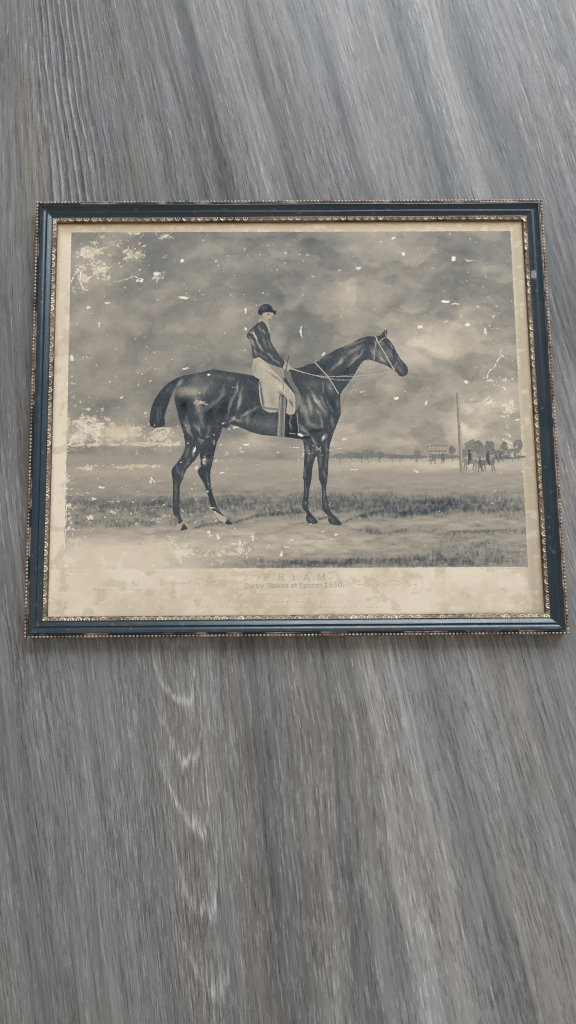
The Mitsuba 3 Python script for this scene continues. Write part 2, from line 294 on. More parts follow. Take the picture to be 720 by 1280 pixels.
# ---------------------------------------------------------------- the print (all coordinates in millimetres on the sheet)
FIGURES = {"far_leg_hind": [[-113.2,-26.5],[-115.9,-32.0],[-117.7,-38.3],[-119.6,-44.0],[-122.0,-48.4],[-124.4,-52.2],[-126.0,-55.9],[-126.1,-59.6],[-125.5,-63.1],[-125.1,-66.4],[-125.2,-69.4],[-125.6,-72.1],[-126.2,-74.5],[-127.2,-76.5],[-128.3,-78.2],[-128.9,-79.9],[-128.6,-81.8],[-127.9,-83.8],[-126.7,-86.2],[-124.9,-89.4],[-122.6,-93.1],[-120.5,-97.1],[-118.9,-101.1],[-117.4,-105.4],[-116.0,-109.7],[-114.8,-114.0],[-113.6,-118.3],[-112.5,-122.1],[-111.6,-125.6],[-110.7,-128.6],[-109.9,-131.1],[-109.0,-132.8],[-108.1,-134.0],[-106.7,-135.8],[-104.6,-138.8],[-102.0,-142.3],[-99.3,-145.4],[-96.4,-147.7],[-93.4,-149.6],[-90.5,-150.8],[-87.3,-151.6],[-84.2,-151.7],[-82.6,-151.2],[-83.6,-149.8],[-86.1,-147.8],[-88.7,-145.5],[-91.1,-143.2],[-93.6,-140.8],[-95.8,-138.3],[-97.7,-136.2],[-99.4,-134.0],[-101.1,-131.2],[-102.9,-127.6],[-104.7,-123.3],[-106.4,-118.7],[-108.0,-113.4],[-109.6,-107.8],[-110.7,-102.5],[-111.5,-98.0],[-111.8,-93.9],[-112.0,-89.9],[-112.2,-86.4],[-112.1,-83.1],[-111.7,-79.1],[-110.8,-74.3],[-109.5,-68.8],[-108.1,-62.9],[-106.8,-56.5],[-105.4,-49.7],[-103.8,-43.0],[-101.4,-36.4],[-98.8,-29.9],[-97.2,-24.5],[-96.8,-20.1],[-97.4,-16.8],[-99.3,-15.7],[-103.3,-17.6],[-108.7,-21.7]],"far_leg_front": [[12.6,-30.9],[11.2,-36.4],[12.4,-43.6],[13.4,-51.0],[13.3,-57.8],[13.0,-64.6],[12.6,-71.3],[12.1,-78.2],[11.4,-85.0],[11.1,-90.3],[11.4,-92.7],[12.0,-93.6],[12.3,-95.7],[12.2,-100.4],[11.9,-106.2],[11.4,-111.8],[10.7,-116.7],[9.8,-121.3],[9.2,-125.2],[9.3,-128.0],[9.7,-130.1],[10.5,-131.9],[11.9,-133.6],[13.7,-135.1],[14.9,-137.0],[14.9,-139.7],[14.4,-142.7],[14.2,-145.3],[14.7,-147.2],[15.5,-148.6],[16.8,-149.8],[18.9,-150.9],[21.6,-151.7],[24.1,-152.0],[26.5,-151.8],[28.8,-151.1],[30.0,-149.9],[29.5,-148.2],[27.9,-146.1],[26.2,-144.0],[24.7,-142.3],[23.1,-140.5],[21.6,-138.7],[20.1,-136.8],[18.7,-134.8],[17.7,-132.0],[17.4,-128.0],[17.6,-123.3],[17.9,-118.6],[18.3,-114.2],[18.8,-109.7],[19.5,-105.2],[20.4,-100.8],[21.5,-96.4],[22.4,-91.8],[22.9,-86.9],[23.2,-81.9],[23.9,-76.8],[25.0,-72.0],[26.3,-67.1],[28.2,-62.0],[31.1,-56.6],[34.4,-51.1],[36.6,-45.4],[37.5,-38.9],[37.2,-32.2],[34.7,-27.8],[28.0,-26.7],[19.0,-27.9]],"tail": [[-145.8,52.4],[-149.3,51.6],[-154.1,49.7],[-158.7,47.7],[-162.4,45.9],[-165.8,43.9],[-169.4,41.2],[-173.6,37.2],[-178.0,32.4],[-181.9,27.4],[-185.3,22.2],[-188.3,16.7],[-190.7,10.8],[-192.2,3.9],[-193.1,-3.4],[-193.6,-9.3],[-194.0,-12.9],[-193.9,-15.0],[-193.0,-16.7],[-190.9,-18.4],[-188.0,-19.7],[-184.9,-20.4],[-181.8,-20.4],[-178.6,-19.9],[-176.1,-19.0],[-174.5,-18.2],[-173.5,-17.0],[-172.9,-15.0],[-173.0,-12.0],[-173.6,-8.2],[-173.5,-4.0],[-172.5,0.6],[-170.9,5.6],[-169.2,10.6],[-167.6,15.5],[-166.0,20.4],[-163.9,25.4],[-161.3,31.3],[-158.3,37.3],[-155.1,42.1],[-151.3,44.5],[-147.3,45.6],[-144.7,46.8],[-143.7,48.9],[-144.1,51.2]],"horse": [[111.2,104.9],[114.2,105.4],[116.8,106.1],[118.8,106.2],[120.7,107.2],[123.5,111.3],[125.9,114.8],[126.5,112.8],[126.7,110.6],[127.7,113.1],[128.7,115.6],[129.0,113.5],[128.9,110.0],[127.9,106.8],[127.5,103.7],[129.1,101.9],[131.6,99.7],[134.6,95.7],[137.4,91.1],[139.1,86.8],[141.0,82.3],[144.0,76.8],[147.4,71.3],[151.0,67.1],[154.0,63.4],[155.4,60.2],[155.8,57.2],[155.6,53.9],[154.4,51.0],[151.5,48.9],[148.2,47.7],[145.4,48.3],[143.0,49.8],[141.7,51.8],[140.1,54.2],[137.0,56.6],[133.4,59.1],[130.2,61.4],[126.8,63.6],[122.8,65.2],[118.6,66.6],[114.4,68.2],[110.3,69.7],[106.8,71.1],[103.6,72.0],[100.8,72.2],[98.3,71.7],[95.9,70.5],[93.6,68.6],[91.3,65.8],[89.0,62.4],[87.2,59.3],[85.0,55.4],[81.3,49.4],[77.2,43.0],[73.1,37.8],[69.3,33.0],[66.3,28.9],[64.1,25.3],[63.0,22.5],[62.6,19.4],[62.8,14.4],[63.1,8.6],[63.3,2.5],[62.9,-3.6],[61.1,-9.0],[58.9,-14.3],[56.5,-20.5],[54.1,-26.5],[52.3,-31.2],[50.7,-35.7],[49.2,-40.4],[47.8,-45.5],[47.0,-51.1],[46.3,-58.0],[45.4,-68.1],[44.6,-78.5],[44.1,-86.6],[43.6,-93.3],[42.7,-97.6],[41.8,-101.3],[41.5,-106.4],[41.8,-112.1],[42.9,-118.9],[44.3,-125.5],[45.2,-130.6],[46.7,-135.0],[50.0,-139.1],[54.0,-143.1],[58.1,-147.4],[61.1,-151.1],[61.2,-153.4],[59.0,-154.4],[53.9,-154.1],[48.5,-152.9],[45.2,-150.8],[43.3,-148.3],[43.6,-145.7],[44.0,-143.0],[42.4,-140.3],[40.2,-137.6],[37.9,-135.4],[36.1,-132.2],[35.8,-126.3],[35.9,-118.8],[35.9,-109.7],[35.5,-101.3],[34.0,-97.1],[32.4,-93.2],[32.0,-86.0],[31.8,-78.0],[31.1,-70.4],[30.2,-63.3],[29.2,-57.9],[27.9,-53.0],[26.2,-47.1],[23.8,-42.0],[19.6,-39.4],[15.3,-38.1],[13.0,-37.8],[9.6,-37.7],[1.2,-36.3],[-8.3,-34.8],[-15.4,-33.9],[-22.5,-33.1],[-31.2,-32.5],[-40.4,-31.6],[-49.6,-29.6],[-58.3,-27.0],[-65.8,-23.6],[-72.5,-20.3],[-78.5,-18.0],[-83.2,-16.7],[-85.4,-16.6],[-86.8,-17.6],[-88.8,-20.2],[-90.7,-22.3],[-92.5,-21.4],[-93.9,-20.1],[-94.8,-20.1],[-95.8,-21.2],[-97.6,-23.8],[-100.4,-27.7],[-104.4,-33.2],[-108.9,-38.6],[-113.2,-41.3],[-117.5,-44.0],[-121.8,-48.9],[-126.0,-54.6],[-129.6,-60.2],[-133.1,-65.4],[-136.6,-69.0],[-140.0,-72.6],[-143.5,-77.5],[-146.3,-82.5],[-147.2,-86.1],[-147.9,-89.6],[-150.2,-93.6],[-152.3,-98.6],[-152.7,-105.4],[-152.5,-112.9],[-152.8,-120.2],[-152.9,-127.1],[-152.7,-132.8],[-152.0,-137.8],[-150.4,-142.1],[-148.5,-145.8],[-147.1,-148.7],[-145.6,-151.3],[-143.0,-154.2],[-141.4,-156.7],[-143.5,-157.7],[-146.6,-158.2],[-148.9,-158.6],[-151.1,-158.7],[-154.0,-158.4],[-156.1,-157.0],[-155.6,-153.5],[-154.6,-149.3],[-155.2,-146.0],[-156.4,-143.0],[-158.2,-140.3],[-160.0,-137.7],[-160.9,-135.7],[-161.4,-132.3],[-161.6,-125.1],[-161.7,-116.3],[-161.6,-107.1],[-161.6,-98.5],[-162.1,-92.5],[-162.7,-87.7],[-163.5,-82.8],[-163.9,-78.6],[-163.2,-76.3],[-161.3,-73.7],[-157.2,-68.6],[-152.6,-62.5],[-149.0,-56.1],[-146.5,-49.9],[-145.7,-45.0],[-146.0,-40.4],[-146.9,-35.3],[-148.0,-30.6],[-148.5,-27.8],[-149.3,-24.3],[-151.3,-17.8],[-153.8,-9.7],[-156.2,-0.2],[-158.4,8.8],[-159.9,14.8],[-160.6,19.9],[-160.6,25.4],[-159.7,31.3],[-157.4,38.3],[-154.4,44.6],[-151.2,48.5],[-147.9,50.9],[-146.0,51.9],[-142.5,52.7],[-134.1,54.6],[-124.5,56.7],[-116.7,58.8],[-110.1,60.2],[-105.5,60.1],[-101.1,59.3],[-95.4,58.1],[-88.5,56.7],[-79.7,55.6],[-70.4,54.3],[-62.1,52.6],[-54.2,50.8],[-47.0,48.9],[-39.8,48.1],[-31.6,50.3],[-23.5,53.6],[-16.1,57.2],[-9.3,60.2],[-3.7,60.6],[1.5,60.3],[7.0,61.2],[12.2,62.5],[16.0,64.5],[19.7,66.4],[24.5,66.9],[29.6,67.9],[34.4,71.0],[39.5,74.9],[45.9,78.9],[51.8,82.6],[55.2,85.0],[58.5,86.9],[63.7,88.9],[69.2,90.8],[73.8,93.0],[78.3,95.4],[83.0,97.8],[87.6,100.1],[92.3,102.2],[96.8,104.0],[100.8,105.0],[104.5,105.5],[108.0,105.2]],"sock_hind": [[-154.8,-149.1],[-155.9,-151.4],[-157.0,-154.8],[-157.2,-157.2],[-155.6,-158.2],[-153.1,-158.3],[-151.1,-157.6],[-150.0,-155.9],[-149.4,-153.4],[-148.8,-151.3],[-147.8,-150.1],[-146.7,-149.4],[-146.2,-148.7],[-146.5,-147.7],[-147.3,-146.8],[-148.3,-146.5],[-149.4,-147.5],[-150.7,-149.1],[-152.0,-150.2],[-153.0,-149.8],[-153.9,-149.0]],"sock_far": [[-109.3,-133.1],[-109.2,-133.5],[-107.9,-134.5],[-106.2,-136.3],[-104.1,-139.3],[-101.7,-143.0],[-99.3,-146.0],[-97.0,-147.8],[-94.7,-149.0],[-93.0,-149.2],[-91.6,-147.9],[-90.8,-145.6],[-90.9,-143.4],[-92.4,-141.8],[-94.8,-140.4],[-97.2,-139.1],[-99.0,-137.9],[-100.6,-136.8],[-102.5,-135.8],[-105.0,-134.6],[-107.7,-133.5]],"saddle_cloth": [[-46.9,42.6],[-46.9,31.5],[-45.4,16.1],[-42.0,4.6],[-34.9,0.1],[-25.9,-0.5],[-19.2,1.5],[-16.1,6.6],[-15.3,14.2],[-16.3,21.2],[-19.5,26.8],[-24.5,31.8],[-29.1,35.8],[-32.6,38.5],[-35.8,40.2],[-38.8,41.4],[-42.1,43.6],[-45.2,45.3]],"cloth_trim": [[-46.9,42.6],[-42.0,4.6],[-19.2,1.5],[-19.0,4.6],[-39.2,7.4],[-43.5,42.0]],"girth": [[-19.7,23.4],[-23.0,-33.1],[-13.4,-34.3],[-10.3,20.0]],"knee_roll": [[-9.4,59.1],[-7.7,58.7],[-5.8,57.2],[-4.0,54.6],[-2.6,50.7],[-1.4,45.8],[0.2,41.1],[2.4,37.2],[5.0,33.5],[7.1,29.9],[8.4,26.5],[9.3,23.2],[9.6,19.9],[9.3,16.1],[8.5,12.2],[7.3,8.8],[5.7,5.6],[3.8,2.8],[2.4,2.2],[1.7,4.9],[1.5,9.7],[1.4,14.4],[1.6,18.1],[2.0,21.7],[1.6,25.5],[-0.1,29.8],[-2.7,34.4],[-5.3,38.9],[-8.1,43.7],[-11.0,48.4],[-12.7,52.4],[-12.4,55.5],[-11.0,57.9]],"far_thigh": [[-39.1,70.6],[-36.3,69.7],[-30.9,66.9],[-25.6,64.3],[-20.7,62.8],[-16.0,61.4],[-12.6,59.1],[-11.4,54.7],[-11.6,49.4],[-12.2,45.7],[-12.8,44.5],[-13.9,45.0],[-16.0,46.8],[-19.7,50.4],[-24.4,55.2],[-28.9,59.8],[-33.4,64.2],[-37.5,68.3]],"breeches": [[-53.2,75.6],[-54.3,73.1],[-54.9,69.6],[-55.3,66.2],[-55.5,63.3],[-55.4,60.6],[-55.1,58.0],[-54.9,55.4],[-54.5,52.9],[-53.3,50.5],[-50.9,48.2],[-47.7,45.9],[-44.4,43.9],[-41.2,42.4],[-38.0,41.2],[-34.5,39.2],[-30.5,35.8],[-26.2,31.7],[-21.9,27.9],[-17.3,25.0],[-12.7,22.3],[-9.5,19.5],[-8.4,16.2],[-8.8,12.8],[-9.2,9.3],[-9.7,5.2],[-10.3,1.0],[-9.7,-2.0],[-6.6,-3.4],[-2.2,-3.6],[1.0,-2.1],[2.1,1.9],[2.2,7.6],[2.0,12.9],[2.1,17.0],[2.1,20.6],[1.4,24.0],[-0.4,27.1],[-2.8,30.0],[-5.6,33.3],[-8.9,37.4],[-12.5,42.0],[-16.3,46.5],[-20.5,51.0],[-24.9,55.4],[-28.9,59.6],[-32.0,63.4],[-34.7,66.9],[-37.5,70.0],[-40.4,72.8],[-43.3,75.2],[-46.1,76.7],[-48.8,77.2],[-51.2,76.9]],"boot": [[-9.7,-1.6],[-6.3,0.2],[-1.8,0.3],[1.8,-1.7],[3.4,-6.7],[4.0,-13.7],[4.5,-19.9],[4.9,-24.4],[5.3,-28.0],[6.4,-30.7],[8.6,-31.8],[11.4,-32.0],[14.3,-32.1],[17.2,-32.3],[20.2,-32.6],[22.1,-33.2],[22.8,-34.6],[22.5,-36.4],[20.6,-37.6],[16.5,-37.7],[10.9,-37.2],[5.6,-36.7],[1.3,-36.2],[-2.8,-35.6],[-6.1,-34.9],[-8.7,-34.8],[-10.6,-34.7],[-11.8,-32.9],[-11.9,-28.4],[-11.3,-22.4],[-10.7,-16.4],[-10.8,-10.8],[-10.8,-5.4]],"jacket": [[-46.3,126.7],[-48.7,124.8],[-51.3,122.4],[-53.8,119.9],[-56.1,117.6],[-58.2,115.4],[-60.0,113.2],[-61.5,111.1],[-62.7,109.0],[-63.0,106.9],[-62.1,104.7],[-60.3,102.6],[-58.8,100.1],[-57.9,97.3],[-57.2,94.2],[-56.5,90.5],[-55.9,85.2],[-55.3,79.2],[-54.0,75.2],[-51.8,74.8],[-49.0,76.3],[-46.1,76.9],[-43.3,75.3],[-40.4,72.7],[-37.2,70.3],[-33.8,68.6],[-30.2,67.1],[-26.4,65.6],[-22.2,64.0],[-17.8,62.4],[-14.4,61.8],[-12.8,62.8],[-12.3,64.6],[-11.9,66.3],[-11.1,67.2],[-10.5,68.0],[-10.7,69.2],[-12.1,71.1],[-14.4,73.5],[-16.8,76.3],[-19.1,79.9],[-21.5,83.8],[-23.8,87.7],[-26.0,91.1],[-28.1,94.3],[-29.7,97.8],[-30.5,101.9],[-30.9,106.2],[-31.5,110.4],[-32.6,114.4],[-34.1,118.2],[-35.6,121.5],[-37.3,124.2],[-39.1,126.4],[-40.8,127.8],[-42.6,128.2],[-44.3,127.7]],"stock": [[-44.0,133.5],[-45.4,131.5],[-46.5,128.3],[-46.6,126.1],[-45.5,126.3],[-43.5,127.5],[-41.4,127.8],[-39.4,126.4],[-37.5,124.2],[-35.8,121.5],[-34.4,117.9],[-33.4,113.8],[-32.6,111.2],[-31.9,110.8],[-31.5,111.8],[-31.2,113.5],[-31.2,116.0],[-31.3,119.3],[-31.8,122.0],[-32.8,123.5],[-34.2,124.4],[-35.4,125.4],[-36.2,126.7],[-37.0,128.1],[-38.1,129.5],[-39.9,131.2],[-42.1,133.0]],"face": [[-43.3,140.9],[-44.6,138.6],[-44.4,135.3],[-43.5,132.4],[-42.3,130.1],[-40.5,128.1],[-38.7,126.6],[-36.7,125.8],[-34.7,125.4],[-33.1,125.5],[-32.4,126.4],[-32.2,127.6],[-31.8,128.7],[-30.8,129.3],[-29.6,129.6],[-28.7,130.1],[-28.4,130.9],[-28.5,131.9],[-28.4,132.8],[-28.0,133.6],[-27.4,134.4],[-27.1,135.5],[-26.8,137.3],[-26.7,139.3],[-28.2,140.8],[-32.7,141.6],[-38.8,141.7]],"cap": [[-47.0,139.0],[-47.2,140.7],[-47.1,142.7],[-46.7,144.7],[-45.9,146.5],[-44.8,148.2],[-43.4,149.6],[-41.8,150.8],[-39.9,151.6],[-37.9,152.1],[-35.8,152.2],[-33.6,151.9],[-31.7,151.2],[-30.1,149.8],[-28.7,147.9],[-27.7,146.3],[-27.1,145.1],[-26.9,144.0],[-26.4,143.2],[-25.2,142.8],[-23.8,142.7],[-22.7,142.4],[-22.2,141.8],[-22.1,141.2],[-22.1,140.4],[-22.3,139.5],[-22.7,138.6],[-23.1,137.8],[-23.6,137.3],[-24.1,137.1],[-24.7,137.1],[-25.2,137.7],[-25.8,138.7],[-26.9,139.4],[-28.6,139.9],[-30.7,140.2],[-33.0,140.4],[-35.3,140.4],[-37.8,140.2],[-39.8,139.8],[-41.0,138.7],[-41.7,137.3],[-42.4,136.3],[-43.4,136.2],[-44.4,136.5],[-45.3,136.9],[-46.0,137.4],[-46.6,138.0]],"hand": [[-14.1,61.6],[-13.7,63.3],[-12.9,65.3],[-12.1,67.0],[-11.6,68.2],[-11.1,69.2],[-10.3,69.7],[-9.1,69.4],[-7.6,68.5],[-6.2,67.4],[-5.1,65.9],[-4.2,64.1],[-3.7,62.4],[-3.7,60.9],[-4.2,59.6],[-5.0,58.6],[-6.2,58.0],[-7.6,57.8],[-9.0,57.7],[-10.3,58.0],[-11.6,58.5],[-12.6,59.1],[-13.4,59.8],[-13.9,60.5]],"post": [[220.0,25.0],[223.3,25.2],[225.0,-84.7],[220.8,-84.7]],"grandstand": [[179.1,-47.8],[204.6,-48.0],[204.3,-61.1],[178.8,-60.9]]}
LINES = {"rein": [[[[-6.1,61.9],[10.1,56.1],[27.4,50.9],[44.7,48.6],[63.2,49.0],[84.9,49.0],[112.1,52.2],[135.1,57.4]],0.87,0.62],[[[-6.1,60.7],[14.4,54.4],[36.0,48.6],[57.7,44.0],[79.3,43.6],[101.1,47.0],[123.0,52.4],[137.3,57.0]],0.87,0.58],[[[63.2,49.5],[84.9,51.6],[112.2,53.8],[134.0,58.4]],0.76,0.45]],"martingale": [[[[30.3,67.9],[45.8,49.8],[53.2,38.4],[60.5,25.0]],1.41,0.62],[[[83.7,43.2],[74.7,29.3],[64.5,9.4]],0.76,0.42],[[[80.4,43.2],[72.6,31.6],[63.6,15.0]],0.65,0.45]],"bridle": [[[[113.1,105.0],[116.0,96.4],[123.8,82.8],[132.1,66.9],[136.8,57.9]],1.41,0.62],[[[117.1,96.4],[121.0,99.8],[126.1,103.4]],1.09,0.58],[[[114.6,103.3],[111.4,87.4],[109.9,70.5]],0.98,0.56],[[[136.8,57.9],[138.6,64.6],[142.5,69.1]],0.87,0.52],[[[137.8,61.3],[137.4,47.8]],0.65,0.45]],"whip": [[[[-6.1,77.6],[-8.4,66.9],[-10.2,58.0]],1.19,0.28],[[[-11.5,58.0],[-13.2,44.6],[-14.5,25.6]],0.54,0.3]],"girth_strap": [[[[-18.0,20.1],[-20.8,-32.8]],0.98,0.6],[[[-14.8,20.1],[-16.8,-33.4]],0.65,0.26],[[[-11.3,20.0],[-13.8,-34.0]],0.87,0.55]],"spur": [[[[4.2,-2.2],[6.6,-30.9]],0.76,0.6],[[[-6.1,-29.1],[1.4,-30.2]],0.87,0.62],[[[8.9,-32.0],[18.6,-32.1]],0.87,0.58]],"ground_line": [[[[8.8,-37.5],[19.5,-43.1],[26.9,-45.9]],0.65,0.4]]}
STROKES = [[-141.3,28.9,-113.3,42.0,13.03,0.05],[-72.3,39.5,-40.0,17.0,13.03,0.03],[-72.4,-7.1,-24.2,-21.8,7.6,0.05],[19.3,16.4,35.0,-11.3,11.95,0.05],[63.6,72.0,91.3,92.1,8.69,0.05],[40.6,58.7,53.3,42.9,8.69,0.03],[121.8,88.5,136.6,71.4,6.52,0.04],[-43.5,144.4,-39.0,148.9,2.72,0.1],[-35.8,148.9,-31.4,147.7,1.3,0.05],[-30.4,130.5,-35.9,127.2,1.63,-0.08],[-40.3,134.0,-38.1,129.5,1.3,-0.07],[-28.2,134.0,-30.4,132.8,0.76,-0.1],[-51.6,67.3,-52.7,55.0,2.17,-0.07],[-44.0,67.2,-29.0,50.3,2.72,0.05],[-23.6,41.3,-11.8,30.1,2.72,0.05],[-3.3,18.9,-3.5,3.3,2.17,-0.06],[-41.5,106.7,-36.2,90.8,1.52,0.1],[-35.0,102.1,-26.5,84.0,1.3,0.09],[-54.6,115.9,-50.3,102.3,1.09,0.16],[-25.5,72.7,-16.9,67.0,1.09,0.16],[-44.2,32.6,-40.1,10.3,1.09,-0.1],[-31.3,28.0,-27.2,8.0,3.26,-0.05],[-139.2,42.3,-126.3,51.1,5.43,0.06],[-113.3,17.6,-113.2,-10.0,5.43,-0.07],[-102.5,-4.6,-90.7,17.4,4.34,-0.05],[-145.6,17.9,-149.7,-4.2,4.34,-0.05],[-61.5,33.8,-48.7,17.0,6.52,-0.05],[-72.4,3.9,-40.2,-5.2,5.43,-0.03],[-88.5,45.2,-80.9,50.7,4.34,0.05],[-144.4,-4.3,-136.7,-35.1,1.52,0.14],[-129.3,-9.9,-125.0,-31.9,1.3,0.12],[-113.2,-15.5,-117.5,-35.2,1.74,0.1],[-84.2,20.7,-88.5,0.8,1.3,0.12],[-69.1,37.2,-73.4,17.2,1.52,0.14],[-78.9,-4.8,-87.5,-14.7,1.3,0.16],[-59.5,3.8,-72.5,-9.3,1.3,0.14],[-106.9,50.9,-83.1,47.4,3.26,0.05],[14.9,8.7,18.8,-16.7,2.39,0.15],[36.2,-5.8,38.0,-23.5,1.74,0.12],[44.1,16.2,53.5,-0.5,1.52,0.1],[21.9,-27.7,39.1,-23.5,2.17,-0.08],[48.5,16.2,54.7,2.8,4.34,-0.05],[12.1,41.0,27.1,34.2,4.34,0.05],[57.2,19.5,61.1,-0.5,2.17,0.07],[31.8,54.3,45.0,63.1,3.26,-0.06],[62.5,69.7,71.4,76.4,2.17,0.12],[85.4,72.9,97.8,86.4,1.74,0.14],[81.5,92.2,98.1,101.1,1.09,0.1],[68.6,49.5,79.8,66.2,2.17,-0.06],[117.8,99.8,123.0,93.0,1.74,0.14],[124.9,80.5,131.0,65.8,1.74,0.12],[131.3,96.3,138.1,84.9,1.09,0.14],[141.1,75.9,148.4,64.6,1.3,0.1],[118.2,74.9,125.6,68.1,1.63,0.14],[111.2,99.9,113.1,90.8,1.52,0.12],[144.9,57.8,151.2,51.1,1.09,0.1],[126.8,110.0,127.3,105.4,0.87,0.16],[19.4,-51.8,18.0,-71.4,1.3,0.12],[24.7,-49.7,22.3,-66.0,1.09,0.1],[34.3,-51.9,33.9,-76.9,1.74,0.1],[44.2,-41.1,42.8,-55.3,1.3,0.12],[38.8,-104.0,39.0,-121.2,0.98,0.12],[14.9,-98.4,14.1,-116.7,0.98,0.1],[-138.7,-61.2,-147.2,-74.1,1.52,0.12],[-157.7,-91.3,-157.4,-125.6,1.3,0.08],[-117.4,-80.9,-113.1,-104.7,1.3,0.1],[-106.7,-126.2,-100.3,-134.8,1.09,0.1],[-156.8,-139.5,-153.0,-145.9,1.09,0.12],[-159.6,29.1,-124.1,31.0,6.52,0.2],[-132.7,23.3,-125.1,-4.4,4.34,0.18],[-124.0,-4.4,-122.9,-20.9,2.72,0.12],[-117.6,37.6,-113.3,35.4,15.2,0.1],[-150.1,45.7,-156.5,36.8,2.17,0.2],[-147.5,-11.9,-140.0,-28.5,1.74,0.2],[-133.6,-15.4,-126.1,-26.4,1.95,0.18],[-120.8,4.4,-101.4,17.5,2.72,0.14],[-101.4,17.5,-92.8,27.4,2.17,0.1],[-75.9,36.2,-90.7,-8.0,1.63,0.16],[-75.5,42.8,-76.6,28.4,1.3,0.15],[-70.2,22.8,-75.1,4.3,2.17,0.25],[-65.2,-2.7,-47.6,8.2,1.63,0.14],[-85.3,-6.6,-70.3,-12.3,1.63,0.2],[-61.7,-2.8,-62.8,-16.0,2.72,0.12],[-92.8,37.4,-98.2,23.0,2.17,0.1],[-43.5,-12.9,-22.0,-16.3,8.69,0.05],[-142.3,10.1,-156.3,15.7,6.52,-0.05],[-83.1,17.3,-92.9,-4.7,5.43,-0.05],[9.6,18.8,12.5,-3.4,3.26,0.16],[19.4,22.0,23.3,-3.5,2.72,0.2],[23.8,27.5,33.9,8.9,2.17,0.16],[27.0,24.2,43.8,-3.7,2.72,0.17],[34.6,24.1,44.0,6.3,1.3,0.15],[31.0,3.0,35.2,-3.6,2.17,0.16],[16.7,-15.6,32.7,-21.2,3.26,0.14],[6.5,-18.5,19.7,-31.0,2.17,0.18],[51.2,-8.2,52.8,-21.4,1.63,0.14],[40.7,-31.2,38.8,-39.9,2.17,0.2],[51.4,58.6,60.3,66.4,2.17,0.14],[75.4,61.8,87.7,76.8,1.63,0.14],[39.7,72.5,51.8,78.8,2.17,0.08],[39.2,43.0,40.0,26.3,1.3,0.12],[46.7,39.6,51.9,27.3,3.26,0.14],[27.0,44.6,31.4,31.9,5.43,0.06],[70.5,89.2,87.6,98.5,1.63,0.14],[76.6,81.2,94.6,92.1,2.17,0.13],[74.3,62.9,87.2,81.2,2.17,0.1],[61.1,65.7,65.8,70.4,2.17,0.2],[108.7,88.9,109.5,75.0,3.26,0.15],[116.1,87.4,121.3,68.4,4.34,0.15],[129.4,87.3,133.9,74.8,4.34,0.1],[139.7,65.1,148.1,55.6,3.26,0.08],[136.0,86.1,136.7,75.9,1.63,-0.08],[130.8,89.0,131.2,88.5,1.3,-0.14],[149.8,53.8,150.4,52.9,1.52,-0.1],[-127.1,-35.1,-124.2,-42.8,2.17,0.15],[-134.0,-50.0,-133.9,-58.0,1.63,0.3],[-157.8,-72.9,-150.6,-86.0,1.63,0.1],[-148.2,-78.5,-149.7,-87.8,1.09,0.12],[-118.9,-33.8,-113.5,-32.0,1.3,0.2],[-120.6,-57.0,-118.8,-73.3,1.63,0.14],[-142.0,-48.1,-145.1,-61.1,2.17,0.1],[22.6,-34.3,29.1,-44.2,1.3,0.2],[29.1,-44.2,29.6,-51.9,1.19,0.16],[42.1,-33.4,37.8,-38.8,2.17,0.25],[17.1,-44.1,16.9,-57.2,2.17,0.14],[37.9,-81.1,40.1,-88.9,1.09,0.2],[13.7,-74.0,13.4,-90.3,1.09,0.12],[42.8,-58.0,41.3,-78.1,1.09,0.12],[13.0,-122.5,14.0,-126.3,1.3,0.15],[39.5,-120.1,41.5,-131.9,1.09,0.1],[45.5,-141.6,51.7,-149.1,1.52,0.08],[18.0,-143.4,23.2,-148.8,1.63,0.1],[-183.4,7.1,-183.2,-12.7,1.09,0.1],[-179.9,10.7,-178.7,-7.3,1.09,0.08],[-174.7,27.0,-165.1,39.1,1.63,0.06],[-57.9,111.8,-52.4,109.1,1.09,0.32],[-52.4,109.1,-48.1,96.6,1.3,0.28],[-48.1,96.6,-41.7,86.4,1.41,0.26],[-48.0,120.4,-42.6,113.5,1.09,0.18],[-41.5,115.8,-38.3,109.0,1.09,0.2],[-59.0,104.6,-51.4,90.9,1.63,0.22],[-53.6,87.6,-49.3,80.8,1.63,0.16],[-36.3,82.9,-29.8,77.7,1.09,0.2],[-29.8,77.2,-26.6,72.7,1.09,0.16],[-46.1,81.9,-36.3,75.0,1.09,0.12],[-37.6,58.2,-15.0,41.2,1.41,-0.14],[-5.5,16.7,-1.3,7.8,1.41,-0.16],[-53.9,50.5,-39.8,41.4,2.17,-0.08],[-21.6,29.0,-10.9,21.1,2.17,-0.08],[-5.8,-5.5,-3.9,-24.2,0.87,0.26],[-6.8,-3.3,-1.5,-7.7,0.65,0.2],[-34.2,138.0,-32.0,137.4,0.87,-0.22],[-31.5,130.3,-29.3,130.5,0.65,-0.2],[-41.3,137.5,-41.8,131.8,1.3,-0.16],[-38.0,147.8,-34.7,145.4,2.17,0.06]]
SKY_TONE = [[-281.0,211.7,54.3,38.0,0.05],[-71.8,198.7,130.3,65.2,-0.03],[-180.9,107.8,119.5,65.2,-0.03],[162.6,99.5,63.0,43.4,0.105],[98.7,168.7,48.9,30.4,0.07],[172.1,220.5,32.6,32.6,0.04],[250.0,220.0,65.2,43.4,-0.05],[28.2,239.0,76.0,17.4,-0.04],[246.0,1.2,70.6,26.1,0.16],[110.6,-6.5,65.2,38.0,0.06],[187.5,31.7,43.4,17.4,-0.02],[-243.5,-30.8,97.7,19.5,0.12],[-29.8,-45.9,141.2,13.0,0.07],[238.2,-53.8,97.7,15.2,0.07],[-256.7,97.1,65.2,76.0,0.04],[-115.6,107.3,54.3,65.2,0.02],[-298.3,246.8,32.6,10.9,-0.05],[39.4,247.1,162.9,10.9,-0.05],[243.5,70.6,65.2,19.5,0.05],[213.0,127.6,32.6,43.4,0.04],[69.8,105.9,43.4,32.6,0.03]]
